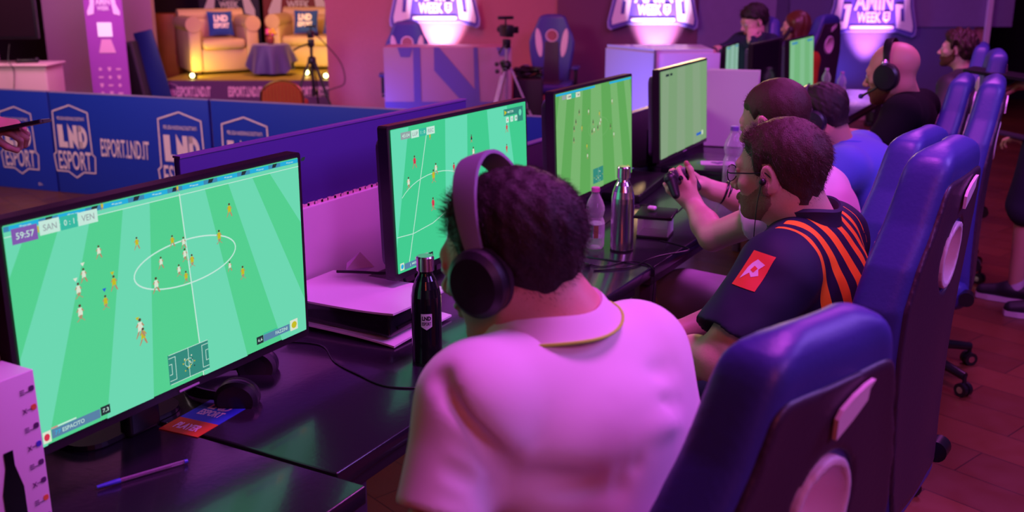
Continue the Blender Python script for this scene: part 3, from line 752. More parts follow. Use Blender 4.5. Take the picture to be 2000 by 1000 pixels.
def draw1(m, P, A, w, h):
    st = [((.065, .911), (.001, .716)), ((.154, .911), (.022, .45)), ((.239, .906), (.131, .386)), ((.339, .934), (.262, .309)), ((.422, .934), (.387, .236)),
          ((.518, .931), (.548, .239)), ((.608, .932), (.724, .038)), ((.695, .925), (.856, .115)), ((.788, .929), (.996, .162)), ((.858, .929), (.976, .644))]
    def ext(a, b, v): t = (v-a[1])/(b[1]-a[1]); return (a[0]+(b[0]-a[0])*t, v)
    L = [(ext(a, b, .93), ext(a, b, .0)) for a, b in st]; L = [((-.1, .93), (-.5, 0))]+L+[((1.1, .93), (1.6, 0))]
    for i in (0, 2, 4, 6, 8, 10):
        if i+1 < len(L):
            p = clipx([L[i][0], L[i+1][0], L[i+1][1], L[i][1]])
            if p: m.flat(P(p), .0010, 1, A)
    m.flat(P([(.017, .945), (.983, .945), (.983, .926), (.017, .926)]), .0012, 1, A)
    box_(m, P, A, .017, .945, .983, .966, 8, .0014)
    for k in range(8):
        u = .03+k*.125; box_(m, P, A, u, .946, u+.075, .966, 2, .0018)
        m.flat(P([(u+.09, .948), (u+.105, .948), (u+.112, .966), (u+.094, .966)]), .0018, 9, A); write(m, P, A, '*==', u+.04, .956, .03, .008, 3, .0022)
    quadline(m, P, A, [(.017, .925), (.983, .925)], 3, .0014); quadline(m, P, A, [(.519, .93), (.549, .14), (.552, .04)], 3, .0026)
    quadline(m, P, A, [(.528+.177*math.cos(k*.131), .612+.104*math.sin(k*.131)) for k in range(48)], 3, .0026, closed=True)
    for u, v, hh in ((.254, .767, .05), (.205, .687, .055), (.186, .63, .06), (.184, .534, .065), (.438, .64, .05), (.518, .70, .05), (.519, .642, .055), (.495, .58, .05), (.416, .545, .065), (.677, .519, .045), (.353, .375, .08)):
        footballer(m, P, A, u, v, 4, hh, flip=random.choice((-1, 1)))
    for u, v, hh in ((.368, .758, .05), (.288, .615, .06), (.258, .545, .055), (.360, .335, .07), (.481, .722, .05), (.542, .605, .055), (.517, .539, .05), (.69, .791, .06), (.645, .677, .06), (.725, .465, .06), (.513, .955, .03), (.277, .955, .03)):
        footballer(m, P, A, u, v, 5, hh, flip=random.choice((-1, 1)))
    for u, v, c in ((.347, .425, 5), (.286, .66, 5), (.258, .60, 10), (.205, .735, 4), (.181, .68, 4)):
        m.flat(P([(u-.006, v+.012), (u+.006, v+.012), (u, v-.004)]), .0028, c, A)
    box_(m, P, A, .033, .89, .098, .952, 11); write(m, P, A, '59:57', .066, .921, .046, .026, 3)
    box_(m, P, A, .103, .90, .156, .957, 3); write(m, P, A, 'SAN', .130, .928, .036, .026, 12)
    box_(m, P, A, .158, .90, .204, .955, 13); write(m, P, A, '0 : 1', .181, .928, .028, .024, 3)
    box_(m, P, A, .206, .90, .261, .955, 3); write(m, P, A, 'VEN', .233, .928, .036, .026, 12)
    box_(m, P, A, .098, .915, .102, .94, 5)
    # small map of the pitch
    box_(m, P, A, .432, .062, .575, .206, 14, .0022)
    for ln in ([(.435, .206), (.573, .206)], [(.435, .063), (.573, .063)], [(.502, .064), (.502, .204)], [(.434, .19), (.456, .19), (.456, .08), (.434, .08)], [(.434, .16), (.443, .16), (.443, .11), (.434, .11)],
               [(.573, .19), (.551, .19), (.551, .08), (.573, .08)], [(.573, .16), (.564, .16), (.564, .11), (.573, .11)]): quadline(m, P, A, ln, 3, .0012, .0030)
    quadline(m, P, A, [(.502+.014*math.cos(k*.52), .135+.02*math.sin(k*.52)) for k in range(12)], 3, .001, .003, True)
    for k in range(16):
        u = .50+random.gauss(0, .014); v = .135+random.gauss(0, .025); box_(m, P, A, u-.002, v-.003, u+.002, v+.003, random.choice((4, 5, 9)), .0034)
    box_(m, P, A, .762, .072, .790, .112, 9); write(m, P, A, '6,6', .776, .092, .018, .018, 3)
    box_(m, P, A, .791, .073, .905, .110, 15); write(m, P, A, 'FAZZINI', .868, .093, .052, .018, 3); box_(m, P, A, .791, .112, .85, .118, 13)
    box_(m, P, A, .908, .066, .942, .124, 4); m.flat(P([(.925+.012*math.cos(k*.6), .095+.019*math.sin(k*.6)) for k in range(10)]), .0036, 5, A)
    box_(m, P, A, .046, .050, .068, .100, 4); m.flat(P([(.056+.008*math.cos(k*.6), .075+.016*math.sin(k*.6)) for k in range(10)]), .0036, 16, A)
    box_(m, P, A, .070, .058, .208, .098, 15); write(m, P, A, '77', .086, .079, .016, .018, 2); write(m, P, A, 'ESPACITO', .130, .079, .062, .018, 3)
    box_(m, P, A, .07, .100, .14, .107, 3); box_(m, P, A, .07, .100, .088, .107, 16); box_(m, P, A, .210, .062, .238, .102, 9); write(m, P, A, '7,3', .224, .082, .018, .020, 3)
    quadline(m, P, A, [(.905, .90), (.905, .87), (.918, .84), (.931, .87), (.931, .90), (.918, .91)], 1, .0018, .002, True); write(m, P, A, 'LND', .918, .882, .018, .016, 1, .002)
G = lambda dk, lt: [E_('pitch_%.3f_%.3f' % dk[:2], dk), E_('light_%.3f_%.3f' % lt[:2], lt), E_('cyan', (.02, .42, .72)), E_('pale', (.55, .80, .70)), E_('white_kit', (.70, .76, .62)), E_('yellow_kit', (.55, .50, .02)),
                    E_('hair', (.10, .05, .03)), E_('skin', (.45, .25, .15)), E_('hoarding', (.05, .25, .45)), E_('ink', (.02, .03, .04)), E_('blue_mark', (.02, .12, .6)), E_('purple', (.22, .10, .42)),
                    E_('grey_ink', (.30, .36, .38)), E_('teal', (.04, .48, .36)), E_('map', (.035, .25, .20)), E_('slate', (.10, .22, .38)), E_('crimson', (.65, .03, .08))]
monitor((-1.417, 1.28, 1.071), 0, -.008, 'nearest and largest looking monitor, a green football match with a score of 59:57 minutes', G((.088, .62, .28), (.15, .68, .44)), draw1)

def draw2(m, P, A, w, h):
    L = [((-.2, 1), (-.4, 0)), ((.123, .95), (.03, .30)), ((.235, .95), (.085, .09)), ((.363, .95), (.33, .0)), ((.519, .95), (.49, .0)), ((.669, .95), (.71, .0)), ((.828, .95), (.93, .0)), ((1.0, .95), (1.2, 0))]
    def ext(a, b, v): t = (v-a[1])/(b[1]-a[1]); return (a[0]+(b[0]-a[0])*t, v)
    L = [(ext(a, b, .97), ext(a, b, 0)) for a, b in L]
    for i in (0, 3, 5):
        p = clipx([L[i][0], L[i+1][0], L[i+1][1], L[i][1]]); 
        if p: m.flat(P(p), .001, 1, A)
    quadline(m, P, A, [(.238, .914), (.080, .06)], 3, .0026); quadline(m, P, A, [(.28-.25*math.cos(R(a))*1.0+.0, .42+.21*math.sin(R(a))) for a in range(30, 150, 8)], 3, .002)
    quadline(m, P, A, [(.02, .28), (.12, .27), (.25, .295), (.36, .35)], 3, .002)
    for u, v, c, hh in ((.149, .727, 16, .075), (.105, .603, 4, .07), (.266, .600, 5, .08), (.284, .645, 4, .07), (.255, .415, 16, .08), (.407, .621, 16, .06), (.552, .687, 4, .07), (.541, .788, 9, .05), (.646, .641, 5, .05), (.818, .80, 16, .06), (.813, .649, 16, .06), (.255, .872, 5, .04), (.53, .56, 4, .06), (.7, .5, 16, .06), (.86, .45, 4, .06)):
        footballer(m, P, A, u, v, c, hh, flip=random.choice((-1, 1)))
    box_(m, P, A, .072, .895, .133, .94, 12); write(m, P, A, '45:04', .102, .917, .046, .022, 3)
    box_(m, P, A, .136, .89, .184, .94, 3); write(m, P, A, 'LUP', .16, .915, .034, .024, 12); box_(m, P, A, .186, .89, .232, .94, 13); write(m, P, A, '1 : 0', .209, .915, .028, .022, 3)
    box_(m, P, A, .234, .89, .287, .94, 3); write(m, P, A, 'REC', .26, .915, .036, .024, 12)
    box_(m, P, A, .795, .895, .955, .945, 14); box_(m, P, A, .905, .835, .955, .895, 14); write(m, P, A, 'MISTER', .85, .92, .05, .016, 3); m.flat(P([(.80, .938), (.80, .902), (.82, .92)]), .0034, 5, A)
    for k, mi in ((0, 16), (1, 12), (2, 9)): box_(m, P, A, .812+k*.036, .845, .836+k*.036, .885, 3); write(m, P, A, 'x', .824+k*.036, .865, .012, .014, mi)
    m.flat(P([(.93+.012*math.cos(k*.6), .90+.025*math.sin(k*.6)) for k in range(10)]), .0036, 1, A)
    box_(m, P, A, .026, .058, .050, .105, 4); m.flat(P([(.038+.009*math.cos(k*.6), .082+.016*math.sin(k*.6)) for k in range(10)]), .0036, 2, A)
    box_(m, P, A, .053, .055, .205, .095, 15); write(m, P, A, 'J. MESSIAS', .12, .075, .07, .018, 3); box_(m, P, A, .12, .097, .205, .112, 12); box_(m, P, A, .208, .06, .238, .105, 9); write(m, P, A, '6,3', .223, .082, .016, .02, 3)
monitor((-1.504, 2.428, 1.058), -.028, .031, 'second monitor from the front, partly behind the head with headphones', G((.055, .60, .28), (.13, .70, .45)), draw2)

def stripes(m, P, A, xs, off=.0, tw=.0):
    for i in range(0, len(xs)-1, 2):
        p = clipx([(xs[i], .97), (xs[i+1], .97), (.5+(xs[i+1]-.5)*(1+tw)+off, .03), (.5+(xs[i]-.5)*(1+tw)+off, .03)])
        if p: m.flat(P(p), .001, 1, A)
def draw3(m, P, A, w, h):
    stripes(m, P, A, [.06, .15, .24, .33, .43, .56, .68, .77, .87, .95], 0, .35)
    box_(m, P, A, .02, .948, .48, .966, 2, .0014); box_(m, P, A, .67, .948, .975, .966, 2, .0014)
    quadline(m, P, A, [(.52+.13*math.cos(k*.2618), .585+.09*math.sin(k*.2618)) for k in range(24)], 1, .0015, closed=True); quadline(m, P, A, [(.54, .93), (.52, .05)], 1, .0015)
    for i, (u, v) in enumerate(((.278, .764), (.237, .688), (.215, .635), (.209, .539), (.307, .62), (.392, .747), (.448, .641), (.534, .61), (.507, .58), (.433, .561), (.676, .554), (.721, .469), (.366, .447), (.372, .36), (.53, .70), (.545, .64), (.46, .57), (.70, .78))):
        footballer(m, P, A, u, v, (9, 9, 9, 9, 5, 4, 9, 4, 9, 9, 9, 4, 5, 4, 5, 4, 4, 4)[i], .05, flip=random.choice((-1, 1)))
    box_(m, P, A, .082, .91, .128, .945, 12); box_(m, P, A, .135, .905, .185, .945, 4); write(m, P, A, 'SAM', .16, .925, .035, .022, 9); box_(m, P, A, .188, .905, .235, .945, 13); box_(m, P, A, .24, .905, .29, .945, 4); write(m, P, A, 'TAR', .265, .925, .035, .022, 9)
    box_(m, P, A, .44, .09, .572, .225, 14, .0022); quadline(m, P, A, [(.505, .09), (.505, .225)], 3, .001, .003)
    for k in range(10): u = .505+random.gauss(0, .03); v = .155+random.gauss(0, .03); box_(m, P, A, u-.003, v-.004, u+.003, v+.004, random.choice((4, 5)), .0034)
    box_(m, P, A, .06, .06, .2, .095, 12); write(m, P, A, 'CLEMENTI', .12, .077, .08, .018, 9); box_(m, P, A, .2, .06, .225, .1, 9); write(m, P, A, '6,5', .212, .08, .014, .018, 3)
    box_(m, P, A, .885, .075, .93, .13, 5)
monitor((-1.541, 3.391, 1.048), .019, .037, 'third monitor, a yellowish green match seen from high above, behind the steel bottle', G((.12, .39, .10), (.19, .45, .16)), draw3)
def draw4(m, P, A, w, h):
    stripes(m, P, A, [.05, .18, .34, .50, .66, .82], 0, .1)
    box_(m, P, A, .106, .905, .17, .93, 9); box_(m, P, A, .19, .905, .235, .93, 9); box_(m, P, A, .74, .12, .85, .15, 10); box_(m, P, A, .86, .11, .89, .16, 4)
monitor((-1.608, 4.507, 1.025), .036, .045, 'fourth monitor, a washed out grey green screen beside the upright white console', G((.205, .35, .185), (.24, .36, .22)), draw4)
monitor((-1.87, 6.82, .985), 0, .03, 'switched off dark monitor in front of the man in black sweater', [mat('screen_off', (.012, .006, .016), .08)], None)
def draw6(m, P, A, w, h):
    stripes(m, P, A, [.05, .2, .42, .6, .8, .95], 0, .1)
    box_(m, P, A, .08, .90, .3, .94, 8); box_(m, P, A, .7, .90, .92, .94, 8); box_(m, P, A, .1, .08, .2, .12, 9); box_(m, P, A, .75, .1, .85, .14, 9)
monitor((-1.828, 7.564, .969), 0, .061, 'farthest monitor of the row, pale green, in front of the woman in orange top', G((.17, .45, .20), (.22, .50, .27)), draw6)
monitor((-2.397, 7.726, .955), .1, .02, 'small pale monitor beyond the upright white console', G((.21, .40, .30), (.28, .48, .40)), draw6, w=.46, h=.275)

# ------------------------------------------------------------------ consoles
M_cw = mat('console_white', (.80, .74, .80), .45); M_cbk = mat('console_black', (.012, .012, .016), .18, coat=.3)
def console(t):
    """lying flat: x along the length .39, y depth .26, z up"""
    n = 14; L, D = .39, .26
    def plate(z0, sgn):
        m = MB(); top = []; bot = []
        for i in range(n+1):
            for j in range(n+1):
                u = i/n; v = j/n; x = -L/2+L*u; y = -D/2+D*v
                z = z0+sgn*(.010*math.sin(math.pi*u)*math.sin(math.pi*v)+.016*((1-u)**3)*0+.010*(u**4)+.003*((1-v)**4))
                top.append((x, y, z)); bot.append((x, y, z-sgn*.005))
        k = n+1; q = [(i*k+j, (i+1)*k+j, (i+1)*k+j+1, i*k+j+1) for i in range(n) for j in range(n)]
        b = k*k; vs = top+bot; fs = q+[tuple(b+c for c in f[::-1]) for f in q]
        edge = [j for j in range(k)]+[i*k+n for i in range(1, k)]+[n*k+j for j in range(n-1, -1, -1)]+[i*k for i in range(n-1, 0, -1)]
        fs += [(edge[i], edge[(i+1) % len(edge)], b+edge[(i+1) % len(edge)], b+edge[i]) for i in range(len(edge))]
        m.add(vs, fs, 0, True); return m
    plate(.076, 1).build('side_plate', M_cw, t, sharp=50); plate(.014, -1).build('side_plate', M_cw, t, sharp=50)
    MB().box((-.006, .004, .045), (.355, .235, .060), bev=.008).build('core', M_cbk, t)
    MB().box((.174, -.03, .035), (.004, .11, .006)).build('disc_slot', mat('slot_dark', (.004, .004, .004), .3), t)
    m = MB()
    for yy in (-.08, .06): m.cyl((-.1, yy, -.005), (-.1, yy, .01), .012); m.cyl((.1, yy, -.005), (.1, yy, .01), .012)
    m.build('foot', M_black, t)
t = thing('game_console', 'large white and black console lying flat behind the black bottle', 'game console', (-1.585, 2.03, .752), R(0)); console(t)
t = thing('game_console', 'white console standing upright to the right of the fourth monitor', 'game console', (-1.600, 5.215, .95), rot=(R(90), R(-90), R(10))); console(t)

# ------------------------------------------------------------------ things on the desks
M_steel = mat('brushed_steel', (.72, .70, .72), .22, 1.); M_gblk = mat('gloss_black', (.006, .006, .008), .16, coat=.4)
def flask(x, y, z, body, cap, label, s=1.):
    t = thing('steel_bottle', label, 'bottle', (x, y, z))
    pr = [(.028, 0), (.0335, .003), (.035, .008), (.035, .150), (.0345, .165), (.031, .185), (.0245, .203), (.0185, .214), (.0165, .220), (.0165, .224)]
    MB().lathe([(r*s, h*s) for r, h in pr], 40).build('body', body, t)
    MB().lathe([(r*s, h*s) for r, h in [(.0185, .224), (.0205, .2255), (.0205, .256), (.0185, .2595)]], 36).build('cap', cap, t)
    MB().lathe([(.0352*s, .0), (.0352*s, .007*s)], 36).build('base_ring', M_black, t)
    return t
t = flask(-1.274, 1.872, .75, M_gblk, mat('cap_steel', (.8, .62, .75), .25, 1.), 'glossy black steel bottle with a metal cap and white league shield')
def curved(m, r, zc, ang, fn, mi=0):
    """wrap drawing (x right, y up) round a bottle of radius r; ang = facing direction in degrees"""
    q = MB(); fn(q)
    vs = []
    for x, y, zz in q.v:
        a = R(ang)+x/r; rr = r+.0006+zz; vs.append((rr*math.cos(a), rr*math.sin(a), zc+y))
    m.v += vs; b = len(m.v)-len(vs)
    for f, mm in zip(q.f, q.m): m.f.append(tuple(i+b for i in f)); m.m.append(mm if mi is None else mm); m.sm.append(False)
m = MB()
def lab(q):
    for i in range(14):
        a = -.0125+i*.025/14; b = a+.025/14; q.flat([(a, -.013-.008*(1-abs(a)/.0125)), (b, -.013-.008*(1-abs(b)/.0125)), (b, .018), (a, .018)], .0004, 0)
    q.text('LND', 0, .0075, .020, .010, .0012, 1, I4, .04); q.text('ESPORT', 0, -.0055, .020, .008, .0012, 1)
curved(m, .035, .112, -56, lab); m.build('shield_print', [mat('print_white', (.8, .7, .78), .5), M_gblk], t)
flask(-1.27, 3.010, .75, M_steel, M_steel, 'brushed steel bottle standing beside the clear water bottle', 1.08)

def pet_mat(name, col=(.9, .88, .95), tr=.0):
    m = bpy.data.materials.get(name)
    if m: return m
    m = bpy.data.materials.new(name); m.use_nodes = True; nt = m.node_tree; b = nt.nodes['Principled BSDF']; o = nt.nodes['Material Output']
    b.inputs['Base Color'].default_value = (*col, 1); b.inputs['Roughness'].default_value = .06
    b.inputs['Specular IOR Level'].default_value = .9
    tp = nt.nodes.new('ShaderNodeBsdfTransparent'); mx = nt.nodes.new('ShaderNodeMixShader'); lw = nt.nodes.new('ShaderNodeLayerWeight')
    mr = nt.nodes.new('ShaderNodeMapRange'); mr.inputs[3].default_value = .14; mr.inputs[4].default_value = .85; lw.inputs[0].default_value = .35
    tp.inputs[0].default_value = (.94, .90, .98, 1)
    nt.links.new(lw.outputs['Facing'], mr.inputs[0]); nt.links.new(mr.outputs[0], mx.inputs[0])
    nt.links.new(tp.outputs[0], mx.inputs[1]); nt.links.new(b.outputs[0], mx.inputs[2]); nt.links.new(mx.outputs[0], o.inputs[0])
    return m
M_pet = pet_mat('clear_plastic')
def pet(x, y, label, s=1., labelled=True, capc=(.75, .15, .5), z=.75):
    t = thing('water_bottle', label, 'bottle', (x, y, z))
    pr = [(.020, .004), (.027, .0), (.031, .006), (.0325, .015), (.032, .03), (.0325, .035), (.0325, .085), (.031, .092), (.027, .101), (.026, .106), (.029, .116), (.0315, .128), (.0305, .142),
          (.025, .158), (.018, .172), (.013, .182), (.0125, .192)]
    MB().lathe([(r*s, h*s) for r, h in pr], 32).build('body', M_pet, t)
    MB().lathe([(.0142*s, .190*s), (.0142*s, .203*s), (.012*s, .205*s)], 24).build('cap', mat('cap_%.2f' % capc[0], capc, .4), t)
    if labelled:
        MB().lathe([(.0331*s, .038*s), (.0331*s, .084*s)], 32, mfun=lambda i: 0).build('label', pet_mat('label_film', (.75, .65, .85)), t)
        m = MB()
        def lb(q):
            q.flat([(-.026, -.021), (-.006, -.021), (-.006, .021), (-.026, .021)], .0006, 0); q.flat([(-.003, -.021), (.012, -.021), (.012, .021), (-.003, .021)], .0006, 1)
            q.text('ACQUA', -.016, .008, .015, .007, .0010, 2)
        curved(m, .0331*s, .061*s, -66, lb); m.build('label_print', [mat('label_green', (.10, .55, .25), .5), mat('label_brown', (.22, .12, .05), .5), M_em_w], t)
    return t
pet(-1.363, 3.00, 'clear water bottle with a pink cap and green and brown label', 1.)
pet(-1.275, 4.20, 'clear water bottle half hidden behind the glasses of the man in the striped jersey', 1.25, False, (.2, .1, .5))
pet(-1.505, 7.40, 'distant clear water bottle standing nearer the aisle on the far table', 1.0, False, (.5, .3, .6))
pet(-1.66, 7.62, 'distant clear water bottle just right of the farthest monitor', 1.0, False, (.6, .3, .6))

# white carton with a bottle printed on it
t = thing('product_box', 'white carton printed with a black bottle at the lower left corner', 'box', (-1.392, .862, .75), 0)
MB().box((0, 0, .15), (.075, .116, .30), bev=.0015).build('carton', mat('carton_white', (.75, .66, .76), .5), t)
X = frame((.0382, 0, 0), (0, 1, 0), (0, 0, 1)); m = MB()
m.prism([(-.018, -.01), (.018, -.01), (.018, .11), (.008, .150), (.008, .175), (-.008, .175), (-.008, .150), (-.018, .11)], .0004, 0, X @ T(-.002, .012, 0))
m.text('BOTTLE', 0, 0, .10, .022, .0004, 1, X @ T(-.030, .235, 0) @ RZ(-90), .01)
for k in range(8):
    y = .27-k*.031; m.text('≡x'[k % 2]+'–', .038, y, .016, .008, .0004, 1, X, .01); m.prism(rrect(.009, .009, .003, 3, .050, y+.002), .0004, (1, 2, 1, 3, 1, 1, 2, 1)[k], X)
m.build('box_print', [M_gblk, mat('print_violet', (.10, .03, .14), .6), mat('print_orange', (.8, .2, .05), .6), mat('print_blue', (.06, .06, .6), .6)], t)

# ballpoint pen
a, b = Vector((-1.442, 1.071, .7555)), Vector((-1.378, 1.223, .7555)); d = (b-a)
t = thing('ballpoint_pen', 'clear ballpoint pen with a blue cap on the nearest table', 'pen', a); d2 = d
q = lambda f: d2*f
MB().cyl(q(.24), q(.96), .0038, n=6, smooth=False).build('barrel', pet_mat('pen_clear', (.7, .45, .75)), t)
MB().cyl(q(.0), q(.20), .0030, .0046, n=14).cyl(q(.20), q(.25), .0047, n=14).build('cap', mat('pen_blue', (.05, .06, .55), .35), t)
MB().cyl(q(.96), q(1.0), .0042, .0036, n=14).build('end_plug', MATS['pen_blue'], t)
MB().cyl(q(.25), q(.82), .0016, n=8).build('ink_tube', mat('ink_dark', (.12, .01, .12), .4), t)

# player badge
M_bo = mat('badge_orange', (.65, .08, .015), .45); M_bb = mat('badge_blue', (.03, .06, .60), .45)
p0, p1, p2 = Vector((-1.541, 1.302, 0)), Vector((-1.444, 1.311, 0)), Vector((-1.442, 1.487, 0))
t = thing('player_badge', 'orange and blue player badge lying under the nearest monitor', 'badge', (p0.x, p0.y, .7502))
X = frame((0, 0, 0), Vector((.98, .09, 0)), Vector((-.05, 1, 0)))
MB().prism([(0, 0), (.098, 0), (.098, .062), (0, .062)], .0012, 0, X).build('orange_band', M_bo, t)
MB().prism([(0, .062), (.098, .062), (.098, .180), (.060, .180), (.060, .165), (.038, .165), (.038, .180), (0, .180)], .0012, 0, X).build('blue_card', M_bb, t)
m = MB(); Y = X @ T(.049, 0, .0014) @ RZ(0)
m.text('PLAYER', 0, .030, .060, .026, .0002, 0, Y, .04); m.text('LND', 0, .132, .052, .030, .0002, 0, Y, .06); m.text('ESPORT', 0, .100, .058, .026, .0002, 0, Y, .04)
m.build('badge_print', mat('badge_ink', (.85, .5, .75), .5), t)

# headphones lying under the monitor
def headphones(t, r=.085, pad=.042, mats=None, w=.030, mic=False, ext=.105):
    """local: x through the ears, z up through the crown; band in the xz plane"""
    mb, mc, mp = mats; m = MB(); arc = []
    for k in range(25):
        a = R(-4+188*k/24); arc.append(Vector((math.cos(a)*r, 0, .02+math.sin(a)*ext)))
    n = len(arc); vs = []
    for i, p in enumerate(arc):
        tdir = (arc[min(i+1, n-1)]-arc[max(i-1, 0)]).normalized(); nr = Vector((tdir.z, 0, -tdir.x)); ww = w*(.55+.45*math.sin(math.pi*i/(n-1)))/2
        for sy, sn in ((-1, -.8), (-.8, -1), (.8, -1), (1, -.8), (1, .8), (.8, 1), (-.8, 1), (-1, .8)): vs.append(p+Vector((0, sy*ww, 0))+nr*sn*.0035)
    fs = [(i*8+k, i*8+(k+1) % 8, (i+1)*8+(k+1) % 8, (i+1)*8+k) for i in range(n-1) for k in range(8)]
    m.add(vs, fs, 0, True); m.build('headband', mb, t)
    for s in (-1, 1):
        Y = T(s*(r+.004), 0, -.012) @ RY(90*s)
        c = MB().lathe([(pad*.3, .030), (pad*.8, .028), (pad*.98, .020), (pad, .010), (pad*.97, .0), (pad*.9, -.003)], 32, 0, Y @ Matrix.Diagonal((1.12, 1, 1, 1))).build('ear_cup', mc, t)
        MB().lathe([(pad*.55, -.018), (pad*.85, -.019), (pad*.97, -.012), (pad*.95, -.003)], 32, 0, Y @ Matrix.Diagonal((1.12, 1, 1, 1))).build('ear_pad', mp, t)
    return t
t = thing('headphones', 'black headphones lying on the table behind the player badge', 'headphones', (-1.545, 1.545, .766), rot=(R(88), R(0), R(-60)))
headphones(t, mats=(M_black, mat('hp_dark', (.02, .015, .03), .4), mat('hp_pad', (.03, .02, .035), .7)))

# clear case with a controller on it, slabs, note, cables
t = thing('clear_case', 'clear plastic box with a black base beside the steel bottle', 'box', (-1.245, 3.245, .75), R(10))
MB().box((0, 0, .006), (.11, .11, .012), bev=.003).build('base', M_black, t)
m = MB()
for sx, sy, dx, dy in ((0, -.052, .104, .002), (0, .052, .104, .002), (-.052, 0, .002, .104), (.052, 0, .002, .104)): m.box((sx, sy, .041), (dx, dy, .058))
m.build('clear_walls', M_pet, t)
MB().box((0, .01, .078), (.13, .12, .012), bev=.003, M=RX(4)).build('lid', M_black, t)
o = MB().box((0, 0, 0), (.03, .022, .014), bev=.006).build('earbud_case', mat('pink_white', (.85, .6, .8), .3)); o.location = (-1.262, 3.25, .846); props(o, 'tiny pale earbud case on the lid of the clear box', 'earbud case')
t = thing('game_console', 'flat black console lying under the fourth monitor, bearing a white note', 'game console', (-1.45, 4.30, .75), R(-4))
MB().box((0, .12, .028), (.30, .42, .05), bev=.006).build('case', M_cbk, t); MB().box((.13, .12, .003), (.02, .3, .006)).build('foot', M_black, t)
t = thing('keyboard_tray', 'long black tray between the steel bottle and the held controller', 'tray', (-1.60, 3.93, .75), R(8))
MB().box((0, 0, .016), (.16, .50, .032), bev=.006).build('tray_body', M_black, t)
t = thing('note_card', 'white card with a dark heart shaped emblem on the flat black console', 'card', (-1.405, 4.40, .8035), R(20))
MB().prism(rrect(.15, .10, .01), .0012).build('card', mat('card_white', (.75, .5, .8), .5), t)
MB().prism([(0, -.028), (.032, .004), (.026, .022), (.010, .024), (0, .012), (-.010, .024), (-.026, .022), (-.032, .004)], .0005, 0, T(0, 0, .0014)).build('emblem', mat('card_ink', (.12, .02, .25), .5), t)
def cable(pts, label, r=.0022, nm='cable', m_=None):
    o = MB().tube(spline(pts, 8), r, 7).build(nm, m_ or M_black); props(o, label, 'cable'); return o
cable([(-1.67, 1.80, .7525), (-1.56, 1.83, .7525), (-1.46, 1.76, .7525), (-1.363, 1.723, .7525), (-1.26, 1.70, .7525), (-1.17, 1.76, .7525), (-1.14, 1.9, .7525)], 'thin black cable running from under the lying console past the black bottle')
cable([(-1.72, 2.10, .848), (-1.66, 2.12, .850), (-1.60, 2.14, .850), (-1.56, 2.17, .848), (-1.56, 2.20, .80), (-1.58, 2.22, .7535)], 'thick cable lying across the back of the flat white console', .004)
cable([(-1.248, 2.747, 0.752), (-1.165, 2.832, 0.753), (-1.147, 2.955, 0.752), (-1.122, 3.025, 0.752), (-1.076, 3.115, 0.752), (-1.129, 3.160, 0.752), (-1.201, 3.182, 0.752)], 'black cable looping at the edge of the third table')
cable([(-1.314, 2.814, 0.752), (-1.246, 2.800, 0.752), (-1.200, 2.892, 0.752), (-1.136, 2.894, 0.752), (-1.103, 2.86, .752), (-1.098, 2.87, .72), (-1.10, 2.86, .60), (-1.09, 2.84, .50)], 'thin cable hanging over the table edge below the steel bottle', .0016)
cable([(-1.572, 3.358, 0.752), (-1.473, 3.278, 0.752), (-1.472, 3.414, 0.752), (-1.472, 3.660, 0.752), (-1.305, 3.555, 0.752), (-1.345, 3.892, 0.752)], 'controller cable trailing behind the two bottles')
o = MB().box((0, 0, .006), (.022, .012, .010), bev=.003).build('cable_plug', M_black); o.location = (-1.288, 2.784, 0.750); props(o, 'small black plug lying near the clear water bottle', 'plug')
o = MB().box((0, 0, .005), (.022, .014, .010), bev=.003).build('cable_plug', M_black); o.location = (-1.567, 3.938, 0.750); props(o, 'small black plug lying behind the steel bottle', 'plug')
# fine paper scrap on the console
m = MB(); m.add([(0, 0, 0), (.05, .01, .0), (.06, .05, .005), (.02, .04, .045), (-.02, .03, .01)], [(0, 1, 2, 3), (0, 3, 4)]); o = m.build('paper_scrap', mat('card_white', (.75, .5, .8), .5)); o.location = (-1.72, 2.14, .842)
props(o, 'crumpled pale paper scrap behind the flat white console', 'paper')
# laptop on the far table, blue lit
t = thing('laptop', 'thin pale laptop lying closed on the far table by the headset wearer', 'laptop', (-1.46, 6.75, .75), R(5))
MB().prism(rrect(.26, .36, .02), .016).build('case', mat('laptop_grey', (.6, .5, .7), .3, .3), t); MB().prism(rrect(.25, .35, .02), .001, 0, T(0, 0, .0165)).build('lid_edge', M_cw, t)
cable([(-1.62, 6.50, .753), (-1.5, 6.45, .753), (-1.42, 6.5, .753), (-1.36, 6.6, .753), (-1.34, 6.7, .753)], 'dark cable lying across the far table', .004)

